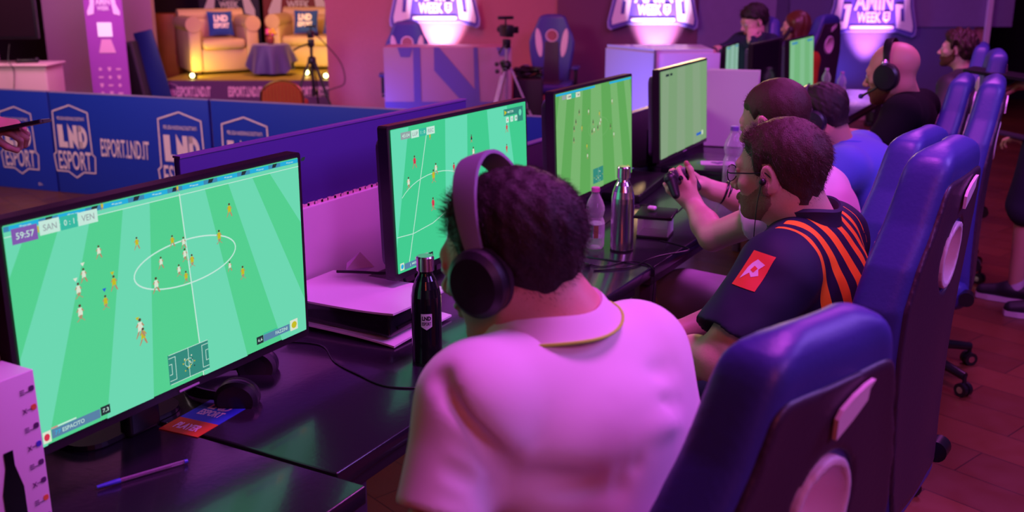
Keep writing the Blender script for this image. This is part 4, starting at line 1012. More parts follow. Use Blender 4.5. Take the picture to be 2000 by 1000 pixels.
# ------------------------------------------------------------------ gaming chairs
M_vb = mat('vinyl_blue', (.05, .055, .30), .42, spec=.5, bump=.05, bscale=120); M_vk = mat('vinyl_black', (.050, .026, .058), .40, bump=.06, bscale=120)
M_vw = mat('vinyl_white', (.80, .62, .72), .4, bump=.05, bscale=120); M_chr = mat('chrome_tube', (.7, .65, .7), .2, 1.)
ZB, HB = .44, .86
def ow(z):
    t = np.clip((z-ZB)/HB, 0, 1)
    return np.interp(t, [0, .12, .30, .50, .62, .72, .82, .92, .97, 1.0], [.19, .215, .235, .262, .268, .245, .20, .168, .15, .11])
def smax(a, b, k): h = np.clip(.5-.5*(a-b)/k, 0, 1); return a+(b-a)*h+k*h*(1-h)
def back_field(X, Y, Z, grow=0., yshift=0.):
    wv = ow(Z); yc = .028*(np.abs(X)/.26)**2+.014*np.sin((Z-ZB)/HB*3.6+.3)
    th = .052+.016*np.clip(np.abs(X)/wv, 0, 1)**4-.012*np.clip((Z-ZB)/HB, 0, 1)
    d = smax(np.abs(X)-wv, np.abs(Y-yc-yshift)-th, .045)
    d = smax(d, np.maximum(Z-(ZB+HB), ZB-Z), .06)
    hole = np.sqrt((X/1.0)**2+((Z-1.045)/1.0)**2)-.072
    return smax(d, -hole, .012)-grow, yc, th, hole, wv
def grid_mesh(fn, lo, hi, h):
    n = np.ceil((np.array(hi)-np.array(lo))/h).astype(int)+1; ax = [lo[i]+h*np.arange(n[i]) for i in range(3)]
    X, Y, Z = np.meshgrid(*ax, indexing='ij'); return surface_nets(fn(X, Y, Z), np.array(lo, float), h)
LO, HI = (-.33, -.16, .38), (.33, .20, 1.36)
LEAN = Matrix.Translation((0, -.20, .46)) @ RX(2) @ Matrix.Translation((0, 0, -.46))
def lean(VF): V, F = VF; A = np.array(LEAN); return V@A[:3, :3].T+A[:3, 3], F
_bk = lean(grid_mesh(lambda X, Y, Z: back_field(X, Y, Z)[0], LO, HI, .008))
def rear(X, Y, Z):
    d, yc, th, hole, wv = back_field(X, Y, Z, .006); m_ = smax(np.abs(X)-(wv-.022), Z-(ZB+HB-.075), .03)
    return np.maximum(np.maximum(d, m_), np.maximum(Y-(yc-.012), -hole+.012))
_rear = lean(grid_mesh(rear, LO, HI, .006))
def front(X, Y, Z):
    d, yc, th, hole, wv = back_field(X, Y, Z, .005); m_ = np.maximum(np.abs(X)-.085-.03*np.clip(.9-Z, 0, 1), Z-.975); return np.maximum(np.maximum(d, m_), (yc+.012)-Y)
_front = lean(grid_mesh(front, LO, HI, .007))
def wing(s):
    def f(X, Y, Z):
        d, yc, th, hole, wv = back_field(X, Y, Z, .006); u = (s*X-.155)+.12*(1.0-Z); v = (Z-.96)/.17; m_ = (np.sqrt((u/.040)**2+v**2)-1)*.035
        return np.maximum(np.maximum(d, m_), (yc+.012)-Y)
    return f
_wing = [lean(grid_mesh(wing(s), LO, HI, .007)) for s in (-1, 1)]
def rim(X, Y, Z):
    d, yc, th, hole, wv = back_field(X, Y, Z, .0); q = np.abs(hole+.004)-.007; return np.maximum(q, np.abs(Y-yc)-th-.009)
_rim = lean(grid_mesh(rim, (-.10, -.16, .93), (.10, .16, 1.16), .005))
def make_chair(label):
    t = thing('gaming_chair', label, 'chair', (0, 0, 0))
    np_object('backrest', [(*_bk, 0)], M_vb, t); np_object('rear_panel', [(*_rear, 0)], M_vk, t); np_object('front_panel', [(*_front, 0)], M_vk, t)
    for w_ in _wing: np_object('white_wing', [(*w_, 0)], M_vw, t)
    np_object('opening_rim', [(*_rim, 0)], M_vw, t)
    m = MB(); Y = LEAN @ frame((0, -.058, 1.19), (-1, 0, 0), (0, 0, 1))
    m.prism([(.060, -.048), (.0, -.022), (-.030, -.006), (-.052, .006), (-.056, .028), (-.076, .042), (-.045, .038), (.0, .026), (.045, .008), (.060, -.008)][::-1], .006, 0, Y @ T(-.020, -.004, -.003) @ Matrix.Diagonal((.66, .66, 1, 1)))
    m.build('emblem', M_vw, t)
    def seat(X, Y, Z): 
        b = .03*np.clip(np.abs(X)/.26, 0, 1)**4; d = smax(np.abs(X)-.265, np.abs(Y-.02)-.26, .08); return smax(d, np.abs(Z-.455-b*.5)-.055-b*.5, .05)
    np_object('seat', [(*grid_mesh(seat, (-.32, -.30, .34), (.32, .34, .60), .012), 0)], M_vb, t)
    MB().box((0, .03, .512), (.27, .44, .025), bev=.01).build('seat_panel', M_vk, t)
    for s in (-1, 1):
        m = MB(); m.box((s*.30, -.02, .685), (.085, .27, .035), bev=.014); a_ = m.build('arm_pad', M_vb, t)
        MB().box((s*.30, -.03, .57), (.035, .06, .21), bev=.008).box((s*.24, -.03, .44), (.15, .07, .03), bev=.008).build('arm_bracket', M_black, t)
        MB().cyl((s*.235, -.235, .47), (s*.285, -.235, .47), .028, n=20).build('recline_hub', M_black, t)
    MB().cyl((0, 0, .10), (0, 0, .40), .028).build('gas_lift', M_black, t); MB().box((0, 0, .385), (.2, .26, .03), bev=.006).build('tilt_plate', M_black, t)
    MB().cyl((0, 0, .09), (0, 0, .15), .045, .035).build('hub', M_black, t)
    for k in range(5):
        a = R(90+72*k); c, s_ = math.cos(a), math.sin(a)
        MB().cyl((c*.04, s_*.04, .125), (c*.18, s_*.18, .105), .022, .020, n=12).build('base_arm', M_chr, t)
        MB().cyl((c*.18, s_*.18, .105), (c*.325, s_*.325, .082), .021, .017, n=12).build('arm_sleeve', M_black, t)
        m = MB(); px, py = c*.325, s_*.325
        m.cyl((px, py, .045), (px, py, .085), .008); m.cyl((px-s_*.022, py+c*.022, .028), (px-s_*.006, py+c*.006, .028), .028); m.cyl((px+s_*.022, py-c*.022, .028), (px+s_*.006, py-c*.006, .028), .028)
        w_ = m.build('castor', M_black, t); MB().cyl((px-s_*.023, py+c*.023, .028), (px+s_*.023, py-c*.023, .028), .014).build('castor_cap', M_chr, w_)
    return t
G_ch = 'blue and black gaming chairs'
ch = make_chair('nearest gaming chair, its blue top edge and dark rear filling the lower right corner'); ch['group'] = G_ch
ch.location = (-.472, 1.245, 0); ch.rotation_euler = (0, 0, R(70))
def lower(c, dz):
    for k in c.children:
        if not k.name.startswith(('base_arm', 'arm_sleeve', 'castor', 'hub')): k.location.z += dz
lower(ch, -.04)
def gchair(x, y, rz, label, z=0.): z += .04; c = dup(ch, (x, y, 0), R(rz), label, G_ch); c.scale = (1, 1, 1); lower(c, z); return c
gchair(-.475, 2.36, 84, 'second gaming chair, tall blue side towards us, behind the striped jersey')
gchair(-.62, 3.09, 82, 'third gaming chair, behind the player in blue shirt, rear panel with a small white emblem', -.08)
gchair(-.55, 4.36, 93, 'blue gaming chair of the headphone wearer in blue, seen narrow from its side', -.045)
gchair(-.72, 4.98, 92, 'blue gaming chair right behind the bald headset wearer', -.10)
gchair(-.85, 7.20, 95, 'distant gaming chair behind the curly haired man, its top broad and blue', -.10)
gchair(-.67, 6.02, 98, 'distant gaming chair top at the right, just over the black folder', -.06)
p = MBG @ Vector((-1.08, 10.75, -.12)); gchair(p.x, p.y, 180+29+6, 'blue gaming chair facing us behind the printed counter', -.02).scale = (.88, .88, .88)
p = MBG @ Vector((.40, 10.9, 0)); gchair(p.x, p.y, 180+29-8, 'empty blue gaming chair facing us to the right of the silver tripod', .05).scale = (.9, .9, .88)
o = MB()
for k in range(16): o.tube(spline([(random.uniform(-.16, .16), random.uniform(-.1, .1), random.uniform(0, .1)) for _ in range(4)], 5), .008, 6)
o = o.build('cable_pile', M_black); o.matrix_world = MBG @ T(.16, 10.35, .60); props(o, 'tangle of black cables piled on a black case before the far gaming chair', 'cable')
o = MB().box((0, 0, .30), (.30, .24, .59), bev=.02).build('equipment_case', mat('case_dark', (.02, .01, .02), .6)); o.matrix_world = MBG @ T(.16, 10.35, 0); props(o, 'dark equipment case under the tangle of cables', 'case')

# ------------------------------------------------------------------ people
def skin(name, col): return mat(name, col, .48, spec=.45, bump=.08, bscale=260, var=.05, sss=.06)
M_lip = mat('lip', (.42, .14, .12), .4); M_eye = mat('eye_white', (.7, .68, .66), .15); M_iris = mat('iris', (.03, .02, .015), .1)
def hmat(c, fwd, up, s=1.):
    f = Vector(fwd).normalized(); r = f.cross(Vector(up)).normalized(); u = r.cross(f)
    m = Matrix((r, f, u)).transposed().to_4x4() @ Matrix.Scale(s, 4); m.translation = Vector(c); return m
def head_prims(h, nose=1., jaw=1., cz=0.):
    h.ell((0, -.018, .038), (.075, .096, .083), k=.03)
    h.ell((0, .022, -.012), (.062, .070, .082), k=.03)
    h.ell((0, .034, -.070+cz*.6), (.047*jaw, .050, .042), k=.03)
    h.cone((-.042*jaw, .0, -.062+cz*.5), (-.012, .068, -.095+cz), .020, .016, .02); h.cone((.042*jaw, .0, -.062+cz*.5), (.012, .068, -.095+cz), .020, .016, .02)
    h.ell((0, .076, -.098+cz), (.020, .014, .014), k=.015)
    h.cone((-.030, .078, .022), (.030, .078, .022), .013, .013, .02)
    for s in (-1, 1):
        h.ell((s*.046, .058, -.018), (.020, .020, .016), k=.02)
        h.ball((s*.031, .098, .006), .015, .012, '-')
        h.ball((s*.031, .077, .004), .0135, .004)
        h.cone((s*.018, .089, .012), (s*.045, .080, .012), .0045, .0035, .006)
    h.cone((0, .086, .012), (0, .108*nose+.002, -.024), .0075, .0100, .012); h.ball((0, .110*nose, -.028), .0105, .008)
    h.ball((-.013, .099, -.032), .0075, .006); h.ball((.013, .099, -.032), .0075, .006); h.ball((0, .103, -.041), .004, .004, '-')
    h.ell((0, .090, -.053), (.026, .012, .009), k=.006); h.ell((0, .088, -.066), (.022, .012, .009), k=.006); h.ell((0, .104, -.0585), (.020, .010, .0022), k=.003, op='-')
    h.ell((0, .086, -.079), (.02, .010, .005), k=.008, op='-')
    for s in (-1, 1):
        E = np.array(Euler((R(-12), 0, R(s*-22))).to_matrix())
        h.ell((s*.079, -.012, .000), (.0075, .018, .031), E, .005); h.ell((s*.0875, -.008, .004), (.0055, .0105, .020), E, .004, '-')
        h.ell((s*.080, -.004, -.026), (.006, .009, .010), E, .005); h.ball((s*.079, .004, -.004), .005, .004)
    return h
def inv(M): A = np.array(M.inverted()); return lambda V: V@A[:3, :3].T+A[:3, 3]
def skull(res, Mh, neck, rn=.058, rn2=.064, **kw):
    h = SDF(res); head_prims(h, **kw); h.xform(Mh)
    a = Mh @ Vector((0, -.030, -.045)); h.cone(a, neck, rn*Mh.to_scale().x, rn2*Mh.to_scale().x, .03)
    return h
def hair_mesh(Mh, zmin, tmax, res=.003, rough=.0035, freq=160, seed=1, ramp=.35, strands=0, slen=.012, skinny=None, dirv=(0, -.4, -.6), front=None, lift=.32):
    """zmin: list of (y, z) lower hair boundary, tmax: (crown, low)"""
    h = SDF(res); h.ell((0, -.018, .038), (.075, .096, .083), k=.03); h.ell((0, .018, .005), (.063, .070, .070), k=.03); h.cone((0, -.030, -.03), (0, -.045, -.10), .056, .058, .03); h.xform(Mh)
    L = inv(Mh); ys = [p[0] for p in zmin]; zs = [p[1] for p in zmin]; s = Mh.to_scale().x
    def thick(X, Y, Z):
        sh = X.shape; P = L(np.stack([X.ravel(), Y.ravel(), Z.ravel()], 1)); x, y, z = P.T
        zm = np.interp(y, ys, zs)+.004*np.sin(x*170)+.003*np.sin(x*91+2); d = (z-zm)
        t = np.clip(d*ramp, -.006, tmax[0])
        t = t+front(x, y, z)*(t > .004) if front else t
        n = nz(x, y, z, freq, seed)*rough*np.clip(t/tmax[0], 0, 1)
        return ((t+n)*s).reshape(sh)
    V, F = h.mesh(thick, pad=.05)
    P = L(V); zm = np.interp(P[:, 1], ys, zs); keep = (P[:, 2] > zm-.004); k = keep[F].all(1); F = F[k]
    parts = [(V, F, 0)]
    if strands:
        c = V[F].mean(1); nrm = np.cross(V[F[:, 1]]-V[F[:, 0]], V[F[:, 3]]-V[F[:, 0]]); nrm /= np.linalg.norm(nrm, axis=1)[:, None]+1e-12
        i = NR.randint(0, len(F), strands); c = c[i]+NR.normal(size=(strands, 3))*.002*s; n = nrm[i]
        dv = np.array(Mh.to_3x3() @ Vector(dirv))/s; lp = L(c); up = np.array(Mh.to_3x3() @ Vector((0, .5, .8)))/s
        mix = np.clip((lp[:, 1]-.01)/.05, 0, 1)[:, None]*np.clip(lp[:, 2]/.05, 0, 1)[:, None]
        d = n*lift+dv*(1-mix)*.9+up*mix*.6+NR.normal(size=(strands, 3))*.2; d /= np.linalg.norm(d, axis=1)[:, None]
        ln = slen*s*(.5+NR.rand(strands))[:, None]*(.45+.55*np.clip((lp[:, 2]+.06)/.08, 0, 1))[:, None]*(1+.9*mix); side = np.cross(d, NR.normal(size=(strands, 3))); side /= np.linalg.norm(side, axis=1)[:, None]; w_ = .00028*s
        q = np.stack([c-side*w_-n*.001, c+side*w_-n*.001, c+d*ln+side*w_*.3, c+d*ln-side*w_*.3], 1)
        parts.append((q.reshape(-1, 3), np.arange(strands*4).reshape(-1, 4), 0))
    return parts
def hand_prims(h, M, curl=(25, 35, 25), spread=3, thumb=(0, 0), s=1., side=1):
    """wrist at origin, fingers along +y, back of the hand +z, thumb towards +x*side"""
    q = SDF(.003)
    for x in (-.024, -.008, .009, .024): q.cone((side*x*.7, .005, 0), (side*x*1.15, .080 if abs(x) < .02 else .074, .002), .0150, .0115, .012)
    q.cone((0, -.03, 0), (0, .02, 0), .025, .022, .02)
    for i, (x, y, L) in enumerate(((.030, .082, .070), (.010, .088, .078), (-.010, .085, .072), (-.029, .076, .058))):
        p = Vector((side*x, y, .001)); a = 0; r = .0092 if i < 3 else .008
        for j, f in enumerate((.44, .31, .25)):
            a += curl[j]*(1+.08*i); dv = Vector((side*math.sin(R((1.5-i)*spread)), math.cos(R(a)), -math.sin(R(a)))).normalized()
            n_ = p+dv*L*f; q.cone(p, n_, r, r*.90, .0035 if j else .006); p = n_; r *= .90
    p = Vector((side*.020, .018, -.004)); b = Vector((side*.045, .048, -.012-.010*thumb[0])); c = b+Vector((side*(.016-.014*thumb[1]), .030, -.008-.012*thumb[0])); e = c+Vector((side*(.004-.012*thumb[1]), .024, -.006-.008*thumb[0]))
    q.cone(p, b, .015, .0125, .010); q.cone(b, c, .0118, .0102, .004); q.cone(c, e, .0102, .0086, .004)
    q.xform(M @ Matrix.Scale(s, 4)); h.extend(q); return h
def torso_prims(t, J, g=0., w=1., belly=1., kk=.05):
    nb, pl = Vector(J['neck']), Vector(J['pelvis']); sl, sr = Vector(J['shL']), Vector(J['shR'])
    S_ = (nb-pl); L = S_.length; S_.normalize(); Rv = (sr-sl); Rv = (Rv-S_*Rv.dot(S_)).normalized(); Fv = S_.cross(Rv)   # forward = up x right
    Rm = np.array(Matrix((Rv, Fv, S_)).transposed()); mid = (sl+sr)/2
    ch = pl+(mid-pl)*.74+Fv*J.get('chestf', .0)
    t.ell(pl+(nb-pl)*.02, (.170*w+g, .125*belly+g, .125+g), Rm, kk)
    t.ell(pl+(mid-pl)*.38+Fv*.015, (.152*w*belly**.5+g, .118*belly+g, .17+g), Rm, kk)
    t.ell(ch, (.162*w+g, .108*w+g, .165+g), Rm, kk)
    t.ell(pl+(mid-pl)*.86-Fv*.02, (.150*w+g, .085*w+g, .09+g), Rm, kk)
    t.cone(sl*.86+mid*.14, sr*.86+mid*.14, .058*w+g, .058*w+g, kk)
    for s in (sl, sr): t.cone(nb-S_*.03, s*.80+nb*.20, .038*w+g, .048*w+g, kk)
    return Rv, Fv, S_
def person(name, label, J, sk, res=(.0025, .007), shirt=None, sleeve=.42, slv_r=(.062, .062), pants=None, hair=None, beard=None, hands=True, legs=True, w=1., belly=1., hs=1., cat='person',
           folds=None, hair_m=None, grp=None, neck=(.056, .062), face={}, curl=((25, 35, 25), (25, 35, 25)), hand_up=(None, None), shirt_attrs=None, thumbs=((0, 0), (0, 0)), shirt_name='shirt', eyes=True, arm=1., shirt_g=.012):
    root = thing(name, label, cat, (J['pelvis'][0], J['pelvis'][1], 0), 0, grp)
    o0 = Vector(root.location)
    Mh = hmat(J['head'], J['face'], J.get('up', (0, 0, 1)), hs)
    parts = []
    hd = skull(res[0], Mh, J['neck'], *neck, **face); V, F = hd.mesh(); parts.append((V, F, 0))
    t = SDF(res[1]); Rv, Fv, S_ = torso_prims(t, J, -.012 if shirt else 0, w, belly)
    if legs:
        for s in 'LR':
            t.cone(J['hip'+s], J['kn'+s], .088*w, .060*w, .04); t.cone(J['kn'+s], J['an'+s], .058*w, .038, .03)
            if J.get('nofeet'): continue
            a = Vector(J['an'+s]); f = (Vector(J['kn'+s])-Vector(J['hip'+s])); f.z = 0; f.normalize(); t.cone(a+Vector((0, 0, -.03)), a+f*.15+Vector((0, 0, -.045)), .036, .028, .02)
    V, F = t.mesh(); parts.append((V, F, 0))
    for i, s in enumerate('LR'):
        if ('el'+s) not in J: continue
        sh, el, wr = (Vector(J[k+s]) for k in ('sh', 'el', 'wr')); a = SDF(res[0]*1.25)
        a.cone(sh, el, .050*w*arm, .040*w*arm, .03); a.cone(el, el.lerp(wr, .35), .040*w*arm, .040*w*arm, .02); a.cone(el.lerp(wr, .35), wr, .040*w*arm, .0265*arm, .02)
        if hands:
            f = Vector(J['hand'+s]) if ('hand'+s) in J else (wr-el); f.normalize(); u = Vector(hand_up[i] or (0, 0, 1)); u = (u-f*u.dot(f)).normalized(); x = f.cross(u)
            M = Matrix((x, f, u)).transposed().to_4x4(); M.translation = wr
            hand_prims(a, M, curl[i], 3, thumbs[i], 1., -1 if s == 'R' else 1)
        V, F = a.mesh(); parts.append((V, F, 0))
    mats = [sk, M_lip, M_eye, M_iris]; Lh = inv(Mh)
    def mf(c, Mi):
        P = Lh(c); lips = (np.abs(P[:, 0]) < .022) & (P[:, 1] > .085) & (P[:, 2] < -.047) & (P[:, 2] > -.072) & (P[:, 1] > .092-.0*P[:, 0]); out = Mi.copy(); out[lips & (Mi == 0)] = 1; return out
    if eyes:
        for s in (-1, 1):
            for r_, cy, mi in ((.0118, .0815, 2), (.0060, .0882, 3)):
                e = SDF(.0016); e.ball((s*.031, cy, .0055), r_, .001); e.xform(Mh); V, F = e.mesh(pad=.006); parts.append((V, F, mi))
    body = np_object('body', [(V-np.array(o0), F, m_) for V, F, m_ in parts], mats, root, matfun=None)
    # lips follow the face
    me = body.data; co = np.array([p.center[:] for p in me.polygons])+np.array(o0) if len(me.polygons) < 400000 else None
    mi = np.zeros(len(me.polygons), np.int32); me.polygons.foreach_get('material_index', mi); me.polygons.foreach_set('material_index', mf(co, mi).astype(np.int32))
    sub = lambda ps: [(V-np.array(o0), F, m_) for V, F, m_ in ps]
    if hair: np_object('hair', sub(hair_mesh(Mh, **hair)), hair_m, root)
    if beard:
        h = skull(res[0], Mh, J['neck'], *neck, **face)
        def bt(X, Y, Z):
            sh_ = X.shape; P = Lh(np.stack([X.ravel(), Y.ravel(), Z.ravel()], 1)); x, y, z = P.T
            top = np.interp(y, [-.03, .0, .02, .05, .085, .12], [-.05, .02, -.020, -.042, -.044, -.040]); low = np.interp(y, [-.02, .0, .04, .10], [-.05, -.075, -.112, -.125])
            mouth = (np.abs(x) < .021) & (z > -.072) & (z < -.049) & (y > .075)
            d = np.minimum(top-z, z-low)*.30; t_ = np.clip(d, -.004, beard[0]); t_ = np.where(mouth | (y < -.012), -.004, t_); return ((t_+nz(x, y, z, 420, 5)*.0007)*hs).reshape(sh_)
        V, F = h.mesh(bt); P = Lh(V); top = np.interp(P[:, 1], [-.03, .0, .02, .05, .085, .12], [-.05, .02, -.020, -.042, -.044, -.040]); low = np.interp(P[:, 1], [-.02, .0, .04, .10], [-.05, -.075, -.112, -.125])
        kp = (P[:, 2] < top) & (P[:, 2] > low) & (P[:, 1] > -.012) & ~((np.abs(P[:, 0]) < .021) & (P[:, 2] > -.072) & (P[:, 2] < -.049) & (P[:, 1] > .075)); F = F[kp[F].all(1)]
        np_object('beard', sub([(V, F, 0)]), beard[1], root)
    if shirt:
        t = SDF(res[1]*.8); torso_prims(t, J, shirt_g, w, belly)
        for i, s in enumerate('LR'):
            if ('el'+s) not in J: continue
            sh, el, wr = (Vector(J[k+s]) for k in ('sh', 'el', 'wr'))
            if sleeve <= 1: c = sh.lerp(el, sleeve*1.25); t.cone(sh, c, slv_r[0]*w, slv_r[1]*w, .045); dd = (c-sh).normalized(); cut = sh.lerp(el, sleeve)+dd*.10; t.ball(cut, .10, .012, '-')
            else: t.cone(sh, el, slv_r[0]*w, slv_r[1]*w*.9, .045); t.cone(el, el.lerp(wr, .9), slv_r[1]*w*.88, .034, .03)
        V, F = t.mesh(folds, pad=.04)
        # open the neck: drop the faces inside the neck column above its base
        at_ = {k: fn for k, fn in (shirt_attrs(o0, Rv, Fv, S_, J).items() if shirt_attrs else {}.items())}
        np_object(shirt_name, sub([(V, F, 0)]), shirt, root, attrs=at_)
    if pants and legs:
        t = SDF(res[1]); nb, pl = Vector(J['neck']), Vector(J['pelvis']); Rm = np.array(Matrix((Rv, Fv, S_)).transposed())
        t.ell(pl, (.185*w, .135*belly, .125), Rm, .05)
        for s in 'LR':
            kn, an, hp = Vector(J['kn'+s]), Vector(J['an'+s]), Vector(J['hip'+s]); e = kn if pants[1] else kn.lerp(hp, .12)
            t.cone(hp, e, .102*w, .076*w, .04)
            if pants[1]: t.cone(kn, an.lerp(kn, .08), .072*w, .055, .03)
        V, F = t.mesh(lambda X, Y, Z: nz(X, Y, Z, 30, 3)*.003); np_object('trousers' if pants[1] else 'shorts', sub([(V, F, 0)]), pants[0], root)
    if legs:
        for s in 'LR':
            a = Vector(J['an'+s]); f = (Vector(J['kn'+s])-Vector(J['hip'+s])); f.z = 0; f.normalize(); q = SDF(.006); q.cone(a+Vector((0, 0, -.025))-f*.02, a+f*.16+Vector((0, 0, -.042)), .046, .036, .02); q.plane((0, 0, max(.004, a.z-.085)), (0, 0, -1))
            V, F = q.mesh(); np_object('shoe', sub([(V, F, 0)]), mat('shoe_dark', (.02, .02, .025), .5), root)
    root['_'] = 0; del root['_']
    return root, Mh, (Rv, Fv, S_)
def seated(pelvis, face, spread=.10, kx=.42, h=.50):
    """hips, knees and feet for somebody seated, facing the given azimuth"""
    p = Vector(pelvis); f = Vector((face[0], face[1], 0)).normalized(); l = Vector((-f.y, f.x, 0)); out = {}
    for s, k in (('L', 1), ('R', -1)):
        out['hip'+s] = p+l*k*.09+Vector((0, 0, -.02)); kn = p+f*kx+l*k*(.09+spread); kn.z = h+.03; out['kn'+s] = kn; an = kn+f*.02; an.z = .075; out['an'+s] = an
    return out
def collar(root, name, base, axis, fwd, r=(.066, .088), hgt=.045, m_=None, trim=None, open_=25, sx=1.0, drop=.02):
    """folded shirt collar round the neck, local frame turned so +y is forward"""
    M = hmat(base, fwd, axis); M = Matrix.Translation(-Vector(root.location)) @ M; n = 40; vs = []; edge = []
    for i in range(n+1):
        a = R(90+open_+(360-2*open_)*i/n); fr = max(0, math.sin(a)); c, s = math.cos(a), math.sin(a)
        for rr, zz in ((r[0]-.004, .0), (r[0]-.001, hgt), (r[0]+.003, hgt+.003), (r[0]+.008, hgt-.003), ((r[0]+r[1])/2, hgt*.45), (r[1], -.004), (r[1]-.004, -.006)):
            vs.append((c*rr*sx, s*rr*1.02, zz-drop*fr-.004*math.sin(3*a)))
        edge.append((c*(r[1]+.001)*sx, s*(r[1]+.001)*1.02, -.004-drop*fr-.004*math.sin(3*a)))
    m = MB(); m.add(vs, [(i*7+k, i*7+k+1, (i+1)*7+k+1, (i+1)*7+k) for i in range(n) for k in range(6)], 0, True, M)
    o = m.build(name, m_, root)
    if trim: MB().tube([M @ Vector(e) for e in edge], .0024, 8).build('collar_trim', trim, o)
    return o
def worn(label, Mh, **kw):
    s = Mh.to_scale().x; t = thing('headset' if kw.pop('mic', False) else 'headphones', label, 'headphones'); t.matrix_world = Mh @ kw.pop('off', I4); headphones(t, **kw); return t

# --- player in the pale polo, nearest the camera, seen from behind
SK1 = skin('skin_warm', (.60, .33, .24)); SK2 = skin('skin_fair', (.68, .42, .33))
M_hd = mat('hair_dark', (.022, .012, .014), .55, spec=.4, bump=.25, bscale=400)
M_hb = mat('hair_brown', (.05, .022, .016), .5, spec=.4, bump=.25, bscale=400)
f1 = Vector((-.97, -.02, -.25))
J = dict(head=(-0.706, 1.258, 1.230), face=f1, up=(.0, .0, 1), neck=(-0.619, 1.274, 1.127), shL=(-0.671, 1.085, 1.072), shR=(-0.555, 1.407, 1.061), elL=(-0.669, 0.991, 0.924), wrL=(-0.707, 1.265, 0.805), elR=(-0.465, 1.334, 0.899), wrR=(-0.673, 1.499, 0.808), pelvis=(-.48, 1.21, .62))
J.update(seated((-.48, 1.21, .58), (-1, .12), .06, .42, .50))
M_polo = mat('polo_cotton', (.80, .72, .78), .8, sheen=.3, bump=.05, bscale=900)
def crease(X, Y, Z, a, b, w_, dep):
    a = np.array(a); b = np.array(b); ab = b-a; t_ = np.clip(((X-a[0])*ab[0]+(Y-a[1])*ab[1]+(Z-a[2])*ab[2])/(ab@ab), 0, 1)
    r2 = (X-a[0]-t_*ab[0])**2+(Y-a[1]-t_*ab[1])**2+(Z-a[2]-t_*ab[2])**2
    return -1.6*dep*np.exp(-r2/w_**2)*(.25+.75*np.sin(math.pi*np.clip(t_, .08, .92)))
CR = [((-0.680, 1.037, 1.125), (-0.592, 1.039, 1.014), .018, .020), ((-0.592, 1.039, 1.014), (-0.581, 1.007, 0.970), .022, .020), ((-0.664, 1.057, 1.124), (-0.588, 1.067, 1.021), .030, -.010),
      ((-0.521, 1.209, 1.052), (-0.454, 1.314, 1.038), .016, .006), ((-0.491, 1.194, 1.027), (-0.438, 1.293, 1.018), .016, -.005), ((-0.506, 1.263, 1.081), (-0.474, 1.340, 1.080), .018, .004), ((-0.577, 1.161, 1.074), (-0.521, 1.190, 1.064), .016, .007),
      ((-0.547, 1.134, 1.009), (-0.480, 1.189, 0.990), .016, .008), ((-0.650, 0.980, 1.079), (-0.599, 1.018, 1.036), .013, .011), ((-0.651, 0.968, 1.045), (-0.601, 1.008, 1.008), .013, .011), ((-0.592, 1.059, 1.001), (-0.487, 1.155, 0.972), .022, .010), ((-0.652, 0.946, 1.016), (-0.600, 0.981, 0.996), .012, .010)]
nb1 = np.array(J['neck']); sL1 = np.array(J['shL']); sR1 = np.array(J['shR'])
def folds1(X, Y, Z):
    out = nz(X, Y, Z, 11, 4)*.0035
    for c, wd, amp, fr, ph in ((sL1+np.array((.03, .05, -.20)), .11, .008, 70, 0), (sR1+np.array((.0, -.04, -.14)), .10, .0055, 80, 1), (sL1+np.array((-.0, .0, -.16)), .07, .004, 120, 2)):
        r2 = (X-c[0])**2+(Y-c[1])**2+(Z-c[2])**2
        out = out+amp*np.exp(-r2/wd**2)*np.sin(fr*(.55*(Z-c[2])+.5*(X-c[0])-.6*(Y-c[1]))+ph+2*np.sin(14*(Z-c[2]+X)))
    for a, b, w_, dp in CR: out = out+crease(X, Y, Z, a, b, w_, dp)
    return np.clip(out, -.021, .03)
HL = [(-.14, -.060), (-.06, -.058), (-.035, -.045), (-.012, .030), (.004, .028), (.016, -.004), (.030, .0), (.045, .045), (.070, .066), (.10, .078)]
p1, Mh1, fr1 = person('person', 'person in a pale pink lit polo with dark short hair, back turned, nearest to us', J, SK1, (.0028, .006), M_polo, .75, (.066, .064), (mat('trousers_black', (.015, .012, .02), .8), True), w=1.0,
    hair=dict(zmin=HL, tmax=(.008, .008), strands=14000, slen=.007, rough=.002, ramp=.13, lift=.25, front=lambda x, y, z: .010*np.clip((y-.03)/.05, 0, 1)*np.clip((z-.03)/.04, 0, 1)), hair_m=M_hd, folds=folds1, neck=(.062, .068), shirt_name='polo_shirt', shirt_g=.014, arm=1.0, hs=1.05)
collar(p1, 'collar', Vector((-0.642, 1.256, 1.149)), Vector((-0.692, 1.272, 1.250))-Vector((-0.627, 1.272, 1.134)), (-.97, .1, -.1), (.078, .106), .024, M_polo, mat('trim_lime', (.50, 1, .06), .6), 22)
t1 = worn('black over ear headphones worn by the person in the pale polo', Mh1 @ T(0, -.002, .004) @ RX(-6), r=.083, pad=.042, ext=.128, w=.042, mats=(mat('hp_band', (.26, .24, .34), .5), mat('hp_cup', (.012, .010, .016), .42), MATS['hp_pad']))

